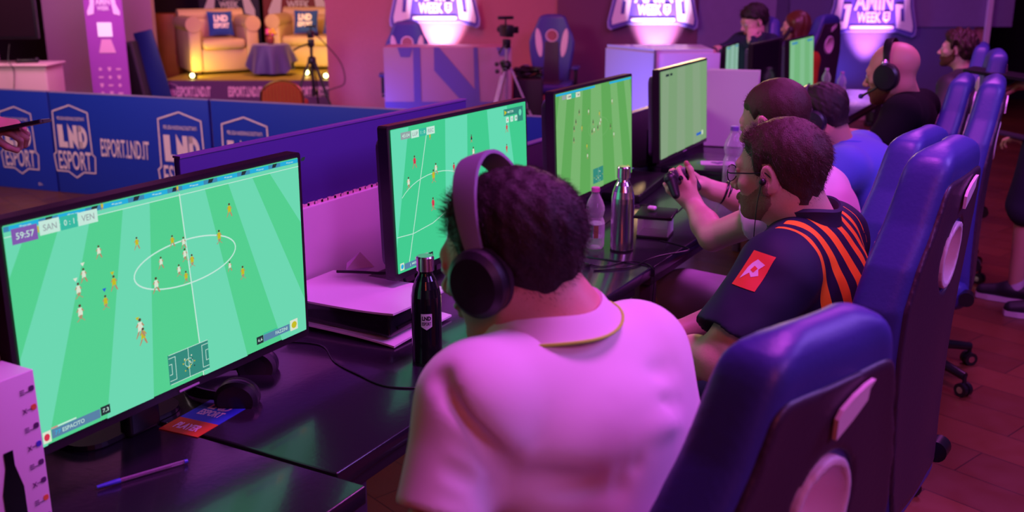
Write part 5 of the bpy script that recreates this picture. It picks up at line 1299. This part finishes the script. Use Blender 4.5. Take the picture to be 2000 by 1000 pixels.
# --- man in the dark jersey with orange stripes, in profile
J = dict(head=(-0.576, 2.250, 1.203), face=(-.97, .16, -.10), up=(-.06, 0, 1), neck=(-0.523, 2.270, 1.097), shL=(-0.517, 2.047, 1.025), shR=(-0.488, 2.456, 1.022), elL=(-0.595, 1.929, 0.866), wrL=(-0.766, 2.042, 0.809), elR=(-0.639, 2.384, 0.839), wrR=(-0.814, 2.219, 0.780), pelvis=(-0.370, 2.192, 0.663))
J['pelvis'] = (-.50, 2.32, .62)
J.update(seated((-.50, 2.32, .58), (-1, .05), .08, .42, .50))
def jersey_mat():
    m = mat('jersey_navy', (.014, .012, .045), .7, spec=.3); nt = m.node_tree; b = nt.nodes['Principled BSDF']
    a = nt.nodes.new('ShaderNodeAttribute'); a.attribute_name = 'stripe'; g = nt.nodes.new('ShaderNodeMath'); g.operation = 'GREATER_THAN'; g.inputs[1].default_value = 0
    mx = nt.nodes.new('ShaderNodeMix'); mx.data_type = 'RGBA'; mx.inputs[6].default_value = (.014, .012, .045, 1); mx.inputs[7].default_value = (.88, .30, .02, 1)
    nt.links.new(a.outputs['Fac'], g.inputs[0]); nt.links.new(g.outputs[0], mx.inputs[0]); nt.links.new(mx.outputs[2], b.inputs['Base Color']); return m
def stripe_attr(o0, Rv, Fv, S_, J):
    mid = (Vector(J['shL'])+Vector(J['shR']))/2; m_ = np.array(mid-o0); Rn, Fn, Sn = (np.array(v) for v in (Rv, Fv, S_))
    def f(V):
        P = V-m_; u = P@Rn; s = P@Sn; fw = P@Fn
        st = np.cos(2*math.pi*(u+.010*np.sin(s*16+1))/.053+math.pi)-.05
        lim = np.minimum(np.minimum(.168-np.abs(u), .02-fw)*30, (.16-s)*30)
        return np.minimum(st, lim)
    return {'stripe': f}
def folds2(X, Y, Z): return nz(X, Y, Z, 16, 9)*.003+nz(X, Y, Z, 60, 2)*.0014
HL2 = [(-.14, -.062), (-.06, -.060), (-.035, -.040), (-.016, .030), (.004, .034), (.014, .0), (.026, .004), (.036, .045), (.058, .062), (.10, .076)]
M_bd = mat('beard_brown', (.30, .175, .125), .7, bump=.5, bscale=500)
p2, Mh2, fr2 = person('person', 'bearded man with glasses in a dark jersey with orange stripes, in profile', J, SK2, (.0024, .006), jersey_mat(), .62, (.074, .082), (mat('shorts_navy', (.015, .015, .06), .7), False), w=1.06, belly=1.12,
    hair=dict(zmin=HL2, tmax=(.007, .006), strands=9000, slen=.007, rough=.0012, ramp=.25, lift=.12, front=lambda x, y, z: .008*np.clip((y-.03)/.05, 0, 1)*np.clip((z-.04)/.04, 0, 1)), hair_m=M_hb, beard=(.0018, M_bd), folds=folds2,
    neck=(.064, .074), shirt_name='jersey', shirt_attrs=stripe_attr, hs=.98, face=dict(jaw=1.08, cz=.010), arm=1.05)
collar(p2, 'collar', Vector(J['neck'])+Vector((.006, 0, .006)), (-.38, 0, 1), (-1, .1, 0), (.071, .080), .034, mat('collar_navy', (.02, .018, .06), .7), None, 20)

# --- player in pink shirt holding the controller, mostly hidden behind the jersey
J = dict(head=(-0.785, 2.968, 1.210), face=(-.96, .22, -.30), up=(-.1, 0, 1), neck=(-0.705, 3.014, 1.066), shL=(-0.695, 2.875, 0.986), shR=(-0.688, 3.231, 0.970), elL=(-0.946, 2.954, 0.851), wrL=(-1.050, 3.041, 0.933), elR=(-0.904, 3.253, 0.896), wrR=(-1.051, 3.189, 0.951), pelvis=(-.60, 3.12, .62),
         handL=Vector((-1.108, 2.996, 1.006))-Vector((-1.049, 3.040, 0.929)), handR=Vector((-1.122, 3.134, 1.015))-Vector((-1.051, 3.189, 0.951)))
J.update(seated((-.72, 3.10, .58), (-1, -.12), .12, .40, .52)); J['knL'] = Vector((-1.212, 3.280, 0.560)); J['anL'] = Vector((J['knL'].x-.02, J['knL'].y, .075))
M_pk = mat('shirt_pink', (.80, .55, .70), .8, sheen=.3)
p3, Mh3, fr3 = person('person', 'person in a pink shirt with close cropped hair, forearms on the table, holding a controller', J, SK2, (.003, .008), M_pk, .35, (.066, .070), (mat('shorts_pale', (.45, .35, .5), .8), False), w=1.05,
    hair=dict(zmin=[(-.14, -.05), (-.05, -.045), (-.02, .0), (.0, .035), (.02, .02), (.035, .05), (.06, .065), (.10, .085)], tmax=(.005, .005), strands=3000, slen=.003, rough=.0006, lift=.1, ramp=.3), hair_m=M_hb, beard=None, folds=folds2,
    curl=((42, 62, 40), (24, 48, 40)), hand_up=((0, -1, .15), (.0, .2, 1)), thumbs=((.2, .1), (.6, .6)))
t = thing('game_controller', 'dark game controller held in both hands above the third table', 'game controller'); t.matrix_world = frame(Vector((-1.086, 3.022, 1.012)), Vector((.35, 1, .1)), Vector((-.6, .2, .7))) @ Matrix.Scale(.85, 4)
m = MB(); m.box((0, 0, 0), (.10, .062, .030), bev=.012)
for s in (-1, 1): m.cyl((s*.048, -.004, 0), (s*.062, -.060, -.008), .022, .015, n=16); m.sphere((s*.062, -.060, -.008), .015, 12); m.sphere((s*.048, .004, 0), .024, 14)
m.build('body', mat('controller_black', (.02, .016, .028), .4), t)
for s in (-1, 1): MB().cyl((s*.022, -.014, .012), (s*.022, -.014, .022), .006).cyl((s*.022, -.014, .022), (s*.022, -.014, .025), .009).build('thumb_stick', M_black, t)
MB().box((0, .012, .0155), (.042, .024, .003), bev=.001).build('touch_pad', mat('touchpad', (.06, .05, .08), .3), t)
t = thing('bracelet', 'dark bracelet on the forearm reaching behind the glasses', 'bracelet'); a = Vector((-0.987, 3.219, 0.931)); d_ = (Vector(J['wrR'])-Vector(J['elR'])).normalized(); X = frame(a, d_, (0, 0, 1))
for k in range(2): MB().tube([X @ Vector((k*.012, .037*math.cos(q*.314), .037*math.sin(q*.314))) for q in range(20)], .004, 8, closed=True).build('band', M_black, t)

# --- player in blue shirt with headphones, leaning at the fourth table
J = dict(head=(-0.920, 4.181, 1.071), face=(-.93, .05, -.45), up=(-.2, 0, 1), neck=(-0.846, 4.230, 0.946), shL=(-0.784, 4.054, 0.883), shR=(-0.801, 4.476, 0.896), elL=(-0.916, 3.906, 0.765), wrL=(-1.082, 3.994, 0.771), elR=(-0.906, 4.463, 0.814), wrR=(-1.067, 4.493, 0.817), pelvis=(-.56, 4.26, .62))
J.update(seated((-.60, 4.26, .58), (-1, 0), .08, .42, .50))
M_sb = mat('shirt_blue', (.07, .12, .62), .75, sheen=.2, bump=.1, bscale=150)
p4, Mh4, fr4 = person('person', 'person in a blue polo with a white collar line, leaning far forward under headphones', J, SK1, (.004, .009), M_sb, .8, (.072, .075), (mat('trousers_dark', (.02, .02, .05), .8), True), w=1.12,
    hair=dict(zmin=HL, tmax=(.012, .01), strands=1500, slen=.01, rough=.002, ramp=.3), hair_m=M_hd, folds=lambda X, Y, Z: nz(X, Y, Z, 13, 8)*.006, eyes=False)
collar(p4, 'collar', Vector(J['neck'])+Vector((.02, 0, .004)), (-.5, 0, 1), (-1, 0, 0), (.072, .094), .032, M_sb, mat('trim_white', (.85, .75, .85), .6), 25)
worn('headphones on the person in the blue polo', Mh4 @ T(0, 0, .004) @ RX(-6), r=.083, pad=.042, ext=.112, w=.03, mats=(mat('hp_grey', (.12, .10, .13), .35), MATS['hp_dark'], MATS['hp_pad']))

# --- bald man with a headset and microphone
J = dict(head=(-0.783, 4.914, 1.188), face=(-.97, .12, -.22), up=(-.12, 0, 1), neck=(-0.723, 4.962, 1.088), shL=(-0.700, 4.716, 1.022), shR=(-0.677, 5.179, 1.015), elL=(-0.760, 4.585, 0.863), wrL=(-0.938, 4.846, 0.876), elR=(-0.790, 5.130, 0.838), wrR=(-0.988, 5.090, 0.873), pelvis=(-.73, 4.88, .60), chestf=0.)
J.update(seated((-.73, 4.88, .58), (-1, .1), .08, .42, .50))
M_tb = mat('tee_black', (.005, .004, .007), .9, spec=.15, bump=.1, bscale=120)
p5, Mh5, fr5 = person('person', 'bald man in a black shirt wearing a headset with a microphone', J, SK1, (.0035, .009), M_tb, .75, (.070, .072), (MATS['trousers_black'], True), w=1.08, belly=1.1, beard=(.006, mat('beard_red', (.16, .04, .025), .8)), hs=1.12,
    folds=lambda X, Y, Z: nz(X, Y, Z, 15, 8)*.004, neck=(.056, .056))
t5 = worn('black headset with a boom microphone on the bald man', Mh5 @ T(0, -.006, .004) @ RX(4), mic=True, r=.083, pad=.050, ext=.112, w=.034, mats=(M_black, M_black, MATS['hp_pad']))
MB().tube([(-.10, .01, -.03), (-.098, .05, -.055), (-.075, .105, -.078)], .005, 8).build('boom', M_black, t5); MB().sphere((-.070, .112, -.08), .011, 10).build('microphone', mat('mic_blue', (.03, .04, .2), .5), t5)
MB().sphere((-.102, 0, .045), .014, 12).build('hinge_button', mat('hinge_pale', (.7, .6, .75), .2, .8), t5)

# --- curly haired man in the back
J = dict(head=(-0.769, 7.203, 1.142), face=(-.99, .05, .04), up=(.02, 0, 1), neck=(-0.710, 7.191, 1.003), shL=(-0.759, 6.903, 0.931), shR=(-0.683, 7.361, 0.930), elL=(-0.793, 6.765, 0.745), wrL=(-0.889, 6.920, 0.654), elR=(-0.699, 7.384, 0.658), wrR=(-0.877, 7.284, 0.658), pelvis=(-.80, 7.20, .55))
J.update(seated((-.80, 7.20, .53), (-1, 0), .08, .42, .50))
M_jk = mat('jacket_black', (.03, .022, .035), .6)
p6, Mh6, fr6 = person('person', 'curly haired man in a black jacket with an orange mark, sitting upright in the back', J, SK2, (.005, .010), M_jk, 2, (.062, .05), (MATS['trousers_black'], True), w=1.0, hs=.93, beard=(.003, mat('beard_ginger', (.12, .04, .02), .8)),
    hair=dict(zmin=HL2, tmax=(.030, .02), strands=1200, slen=.012, rough=.010, freq=110, ramp=.8, res=.004), hair_m=mat('hair_curly', (.045, .015, .012), .6), folds=lambda X, Y, Z: nz(X, Y, Z, 18, 8)*.004)
collar(p6, 'collar', Vector(J['neck'])+Vector((0, 0, -.01)), (.05, 0, 1), (-1, 0, 0), (.066, .10), .04, M_jk, None, 35)

# --- commentators behind the counter: man with his hand on his face, woman with long hair
J = dict(head=(-2.337, 8.027, 1.250), face=(-.66, -.68, -.34), up=(0, 0, 1), neck=(-2.307, 8.045, 1.144), shL=(-2.164, 7.964, 1.087), shR=(-2.452, 8.039, 1.081), elL=(-2.130, 7.618, 0.990), wrL=(-2.264, 7.736, 1.143), elR=(-2.545, 7.899, 1.031), wrR=(-2.587, 7.754, 1.020), pelvis=(-2.32, 8.12, .60),
         handL=Vector((-2.287, 7.881, 1.264))-Vector((-2.264, 7.736, 1.143)), handR=Vector((-1, -.1, 0)))
J.update(seated((-2.32, 8.12, .58), (-.8, -.6), .08, .40, .50))
p7, Mh7, fr7 = person('person', 'man in a navy sweater hiding his face in one hand, beyond the white counter panels', J, SK2, (.004, .010), mat('sweater_navy', (.012, .016, .05), .9, bump=.2, bscale=150), 2, (.060, .048), (MATS['trousers_black'], True), neck=(.048, .052),
    hair=dict(zmin=[(-.14, -.05), (-.05, -.045), (-.02, .0), (.0, .02), (.02, .02), (.035, .03), (.06, .048), (.10, .060)], tmax=(.018, .02), strands=1200, slen=.015, rough=.006, freq=90, ramp=.8, res=.004), hair_m=M_hd, curl=((8, 12, 10), (35, 45, 30)), hand_up=((.3, -.7, .2), (0, 0, 1)), folds=lambda X, Y, Z: nz(X, Y, Z, 18, 8)*.004)
t = thing('smartphone', 'small dark phone in the resting hand of the man in the navy sweater', 'phone', (-2.625, 7.758, 1.026), R(20)); MB().box((0, 0, .01), (.07, .03, .055), bev=.004).build('case', M_black, t)
J = dict(head=(-2.205, 8.791, 1.179), face=(-.99, -.02, -.02), up=(0, 0, 1), neck=(-2.147, 8.819, 1.053), shL=(-2.111, 8.626, 0.983), shR=(-2.090, 8.994, 0.981), elL=(-2.119, 8.543, 0.811), wrL=(-2.286, 8.620, 0.973), elR=(-2.153, 8.994, 0.793), wrR=(-2.317, 8.926, 0.869), pelvis=(-2.10, 8.72, .58), handL=Vector((-.1, 0, .5)))
J.update(seated((-2.10, 8.72, .56), (-1, 0), .05, .40, .50))
p8, Mh8, fr8 = person('person', 'woman with long brown hair in an orange top and pink shawl, in profile', J, SK2, (.004, .010), mat('top_orange', (.65, .09, .02), .8), .9, (.052, .05), (mat('skirt_violet', (.3, .2, .5), .8), True), w=.9, hs=1.0, neck=(.046, .052), curl=((60, 70, 50), (40, 40, 30)))
h = SDF(.005); h.ell((0, -.022, .040), (.086, .106, .094), k=.02)
for s in (-1, 1): h.cone((s*.055, -.02, .03), (s*.070, -.03, -.13), .035, .030, .04)
h.cone((0, -.07, .0), (0, -.075, -.17), .055, .045, .04); h.ell((0, .085, -.02), (.055, .06, .075), k=.02, op='-'); h.xform(Mh8)
V, F = h.mesh(lambda X, Y, Z: .002*np.sin(150*(X*.3+Y)+3*np.sin(12*Z))); o0 = np.array(p8.location); np_object('hair', [(V-o0, F, 0)], mat('hair_chestnut', (.12, .03, .015), .4, spec=.6), p8)
h = SDF(.007); a, b, c = (Vector(J[k]) for k in ('shL', 'shR', 'neck')); h.cone(a+Vector((0, 0, .01)), c+Vector((.02, 0, -.02)), .06, .045, .03); h.cone(b, c+Vector((.02, 0, -.02)), .06, .045, .03); h.cone(a, a+Vector((.04, .02, -.18)), .055, .05, .03)
V, F = h.mesh(lambda X, Y, Z: nz(X, Y, Z, 50, 3)*.003); np_object('shawl', [(V-o0, F, 0)], mat('shawl_pink', (.75, .35, .45), .85), p8)
t = thing('microphone', 'dark microphone held by the woman in the orange top', 'microphone'); a, b = Vector((-2.294, 8.635, 1.034)), Vector((-2.226, 8.684, 1.142)); MB().cyl(a, b, .014, .018).build('handle', M_black, t); MB().sphere(b+(b-a).normalized()*.02, .026, 14).build('grille', mat('mic_mesh', (.05, .03, .04), .6), t)
ch.scale = (.84, 1, 1); ch.location = (-.470, 1.280, 0); lower(ch, -.015)
gchair(-2.20, 9.00, 76, 'gaming chair with a high blue back behind the woman in the orange top', .0)
gchair(-2.47, 8.12, 128, 'gaming chair behind the man in the navy sweater, only its blue edge showing')

# --- standing person at the right edge: legs, shoe, forearm with phone, black folder
J = dict(head=(-.12, 5.62, 1.64), face=(-1, .1, -.3), up=(0, 0, 1), neck=(-.07, 5.64, 1.50), shL=(-.08, 5.46, 1.43), shR=(-.07, 5.84, 1.43), elL=(-.02, 5.34, 1.14), wrL=(-0.220, 5.589, 0.830), elR=(-.02, 5.75, 1.16), wrR=(-0.303, 5.952, 1.066), pelvis=(-.08, 5.66, .98), nofeet=True,
         hipL=(-.12, 5.58, .94), hipR=(-.10, 5.76, .94), knL=(-.18, 5.56, .50), knR=(-.04, 5.72, .50), anL=(-.19, 5.60, .08), anR=(-.04, 5.38, .08), handL=Vector((-.3, .05, .02)), handR=Vector((-.3, -.05, -.1)))
p9, Mh9, fr9 = person('person', 'person standing at the right edge in dark shorts and trainers, calves bare', J, SK1, (.005, .009), mat('tee_dark', (.015, .012, .02), .85), .8, (.065, .065), None, w=1., curl=((30, 40, 30), (25, 30, 20)), hair=dict(zmin=HL2, tmax=(.014, .01), strands=800, slen=.01, rough=.002, ramp=.4, res=.004), hair_m=M_hb)
h = SDF(.008); h.ell((-.08, 5.66, .98), (.15, .19, .13), k=.04)
for s in 'LR': h.cone(J['hip'+s], Vector(J['hip'+s]).lerp(Vector(J['kn'+s]), .97), .118, .108, .03); 
V, F = h.mesh(lambda X, Y, Z: nz(X, Y, Z, 22, 3)*.005); o0 = np.array(p9.location); np_object('shorts', [(V-o0, F, 0)], mat('shorts_dark', (.02, .018, .045), .85), p9)
for c in list(p9.children):
    if c.name.startswith('shoe'): bpy.data.objects.remove(c)
for s, (fx, fy) in (('L', (-1, .10)), ('R', (-1, -.1))):
    a = Vector(J['an'+s])-Vector(p9.location); f = Vector((fx, fy, 0)).normalized(); Mx = frame(a, f, Vector((-f.y, f.x, 0))).to_4x4()
    q = SDF(.004); q.cone((-.04, 0, -.02), (.03, 0, -.015), .042, .040, .02); q.cone((.02, 0, -.020), (.15, 0, -.042), .040, .034, .03); q.plane((0, 0, -.052), (0, 0, -1)); q.xform(Mx); V, F = q.mesh(); np_object('shoe', [(V, F, 0)], mat('trainer_black', (.015, .013, .02), .5), p9)
    m = MB(); m.prism([(-.085, -.02), (-.07, -.036), (.02, -.040), (.12, -.042), (.178, -.025), (.186, 0), (.178, .025), (.12, .042), (.02, .040), (-.07, .036), (-.085, .02)], .026, 0, Mx @ T(0, 0, -.078)); m.build('shoe_sole', mat('sole_pale', (.65, .5, .6), .6), p9)
    q = SDF(.004); q.cone((-.005, 0, .0), (-.005, 0, .055), .043, .041, .01); q.xform(Mx); V, F = q.mesh(); np_object('sock', [(V, F, 0)], mat('sock_white', (.6, .45, .6), .85), p9)
t = thing('smartphone', 'phone held flat by the standing person at the right edge', 'phone'); t.matrix_world = frame(Vector((-0.293, 5.536, 0.865)), (-.9, .1, .12), (.1, 1, .05)); MB().prism(rrect(.15, .075, .01), .009).build('case', mat('phone_glass', (.05, .04, .05), .08), t); MB().prism(rrect(.14, .068, .006), .001, 0, T(0, 0, .0092)).build('phone_screen', mat('phone_face', (.08, .07, .06), .06), t)
m = MB(); P_ = [(-0.551, 5.837, 1.142), (-0.427, 5.913, 1.163), (-0.268, 5.861, 1.094), (-0.239, 5.863, 1.049), (-0.387, 5.859, 1.109), (-0.531, 5.821, 1.132)]
t = thing('folder', 'thin black folder or tray held out by the standing person above the chair tops', 'folder'); t.matrix_world = frame(Vector((-0.399, 5.917, 1.125)), (-1, .15, .10), (.1, 1, .0))
MB().prism(rrect(.34, .24, .02), .014).build('cover', M_black, t); MB().prism(rrect(.32, .22, .01), .002, 0, T(0, 0, .0145)).build('sheet', mat('sheet_dark', (.03, .02, .035), .5), t)

# --- hand with a phone reaching in from the left
J = dict(wr=(-2.716, 1.798, 1.221), el=(-3.089, 1.715, 1.243))
t = thing('person', 'outstretched hand reaching in from the left edge, holding a dark phone over the boards', 'person', (-2.716, 1.798, 1.221)); o0 = Vector(t.location)
a = SDF(.0028); wr = Vector(J['wr']); el = Vector(J['el']); a.cone(wr, el, .028, .040, .02); f = (Vector((-2.616, 1.868, 1.193))-wr).normalized(); u = Vector((.2, -.3, 1)); u = (u-f*u.dot(f)).normalized(); x = f.cross(u); M = Matrix((x, f, u)).transposed().to_4x4(); M.translation = wr
hand_prims(a, M, (30, 62, 45), 2, (.5, .8), 1.0, 1); V, F = a.mesh(); np_object('body', [(V-np.array(o0), F, 0)], SK1, t)
MB().cyl(el-o0, (el-o0)*1.6, .058, .065, n=24).build('sleeve', mat('sleeve_dark', (.03, .02, .04), .8), t)
t = thing('smartphone', 'dark phone held edge on by the hand at the left edge', 'phone'); t.matrix_world = frame(Vector((-2.605, 1.833, 1.212)), (Vector((-2.534, 1.877, 1.227))-Vector((-2.656, 1.800, 1.199))), Vector((-2.713, 1.908, 1.189))-Vector((-2.605, 1.833, 1.212))); MB().prism(rrect(.15, .072, .01), .009).build('case', M_black, t); MB().prism(rrect(.142, .066, .006), .001, 0, T(0, 0, .0092)).build('phone_screen', mat('phone_dark', (.02, .012, .02), .06), t)
M_nail = None

# --- glasses and earphones on the man in the jersey, printed patch on his sleeve
t = thing('eyeglasses', 'thin dark framed glasses on the bearded man', 'glasses'); t.matrix_world = Mh2
for s in (-1, 1):
    m = MB(); m.tube([(s*.033+.024*math.cos(k*.314), .104-.004*abs(math.cos(k*.314)), .004+.019*math.sin(k*.314)) for k in range(20)], .0013, 6, closed=True); l = m.build('lens_rim', M_black, t)
    MB().prism([(s*.033+.0235*math.cos(k*.314), .004+.0185*math.sin(k*.314)) for k in range(20)], .0008, 0, T(0, .104, 0) @ RX(90)).build('lens', pet_mat('lens_glass', (.8, .8, .85)), l)
    MB().tube([(s*.057, .100, .010), (s*.072, .085, .010), (s*.083, .03, .012), (s*.083, -.005, .014), (s*.080, -.022, -.002)], .0016, 6).build('temple', M_black, t)
MB().tube([(-.009, .105, .008), (0, .108, .011), (.009, .105, .008)], .0013, 6).build('bridge', M_black, t)
t = thing('earphones', 'black in ear earphones with a thin cable hanging from the ear of the bearded man', 'earphones'); t.matrix_world = Mh2
MB().sphere((-.086, .000, -.006), .0085, 12).build('earbud', M_black, t)
MB().tube(spline([(-.088, .002, -.012), (-.090, .012, -.05), (-.086, .022, -.10), (-.070, .035, -.15), (-.04, .05, -.20)], 8), .0011, 6).build('cable', M_black, t)
jer = [c for c in p2.children if c.name.startswith('jersey')][0]
bvh = BVHTree.FromPolygons([v.co[:] for v in jer.data.vertices], [tuple(p.vertices) for p in jer.data.polygons])
def drape(root, name, polys, c, out, upv, mats, off=.0015, n=10):
    """lay flat polygons (x right, y up, metres) on the garment; rays run along -out"""
    out = Vector(out).normalized(); x = Vector(upv).cross(out).normalized(); y = out.cross(x); m = MB()
    for pts, mi, h_ in polys:
        bm = bmesh.new(); f = bm.faces.new([bm.verts.new((p[0], p[1], 0)) for p in pts]); bmesh.ops.triangulate(bm, faces=[f])
        bmesh.ops.subdivide_edges(bm, edges=bm.edges[:], cuts=n, use_grid_fill=True); bm.verts.index_update(); vs = []
        for v in bm.verts:
            o_ = Vector(c)-Vector(root.location)+x*v.co.x+y*v.co.y+out*.2; hit = bvh.ray_cast(o_, -out, .5)[0]; vs.append((hit if hit else o_-out*.2)+out*(off+h_))
        m.add(vs, [[v.index for v in q.verts] for q in bm.faces], mi, True); bm.free()
    return m.build(name, mats, root, sharp=60)
pc = Vector((-0.537, 1.985, 1.049)); od = (Vector((0, 0, 1.64))-pc).normalized()*.6+Vector((-.55, -.35, .15))
drape(p2, 'sleeve_patch', [([(-.029, -.037), (.025, -.040), (.029, .037), (-.023, .040)], 0, 0), ([(-.018, -.022), (-.004, -.006), (.004, -.014), (.016, -.008), (.010, .004), (.018, .016), (.004, .012), (-.002, .024), (-.010, .014), (-.014, .004)], 1, .0008), ([(-.005, .000), (.004, -.004), (.008, .006), (-.001, .010)], 0, .0014)], pc, od, (0, 0, 1), [mat('patch_orange', (.80, .07, .03), .6), mat('patch_white', (.85, .65, .75), .6)])
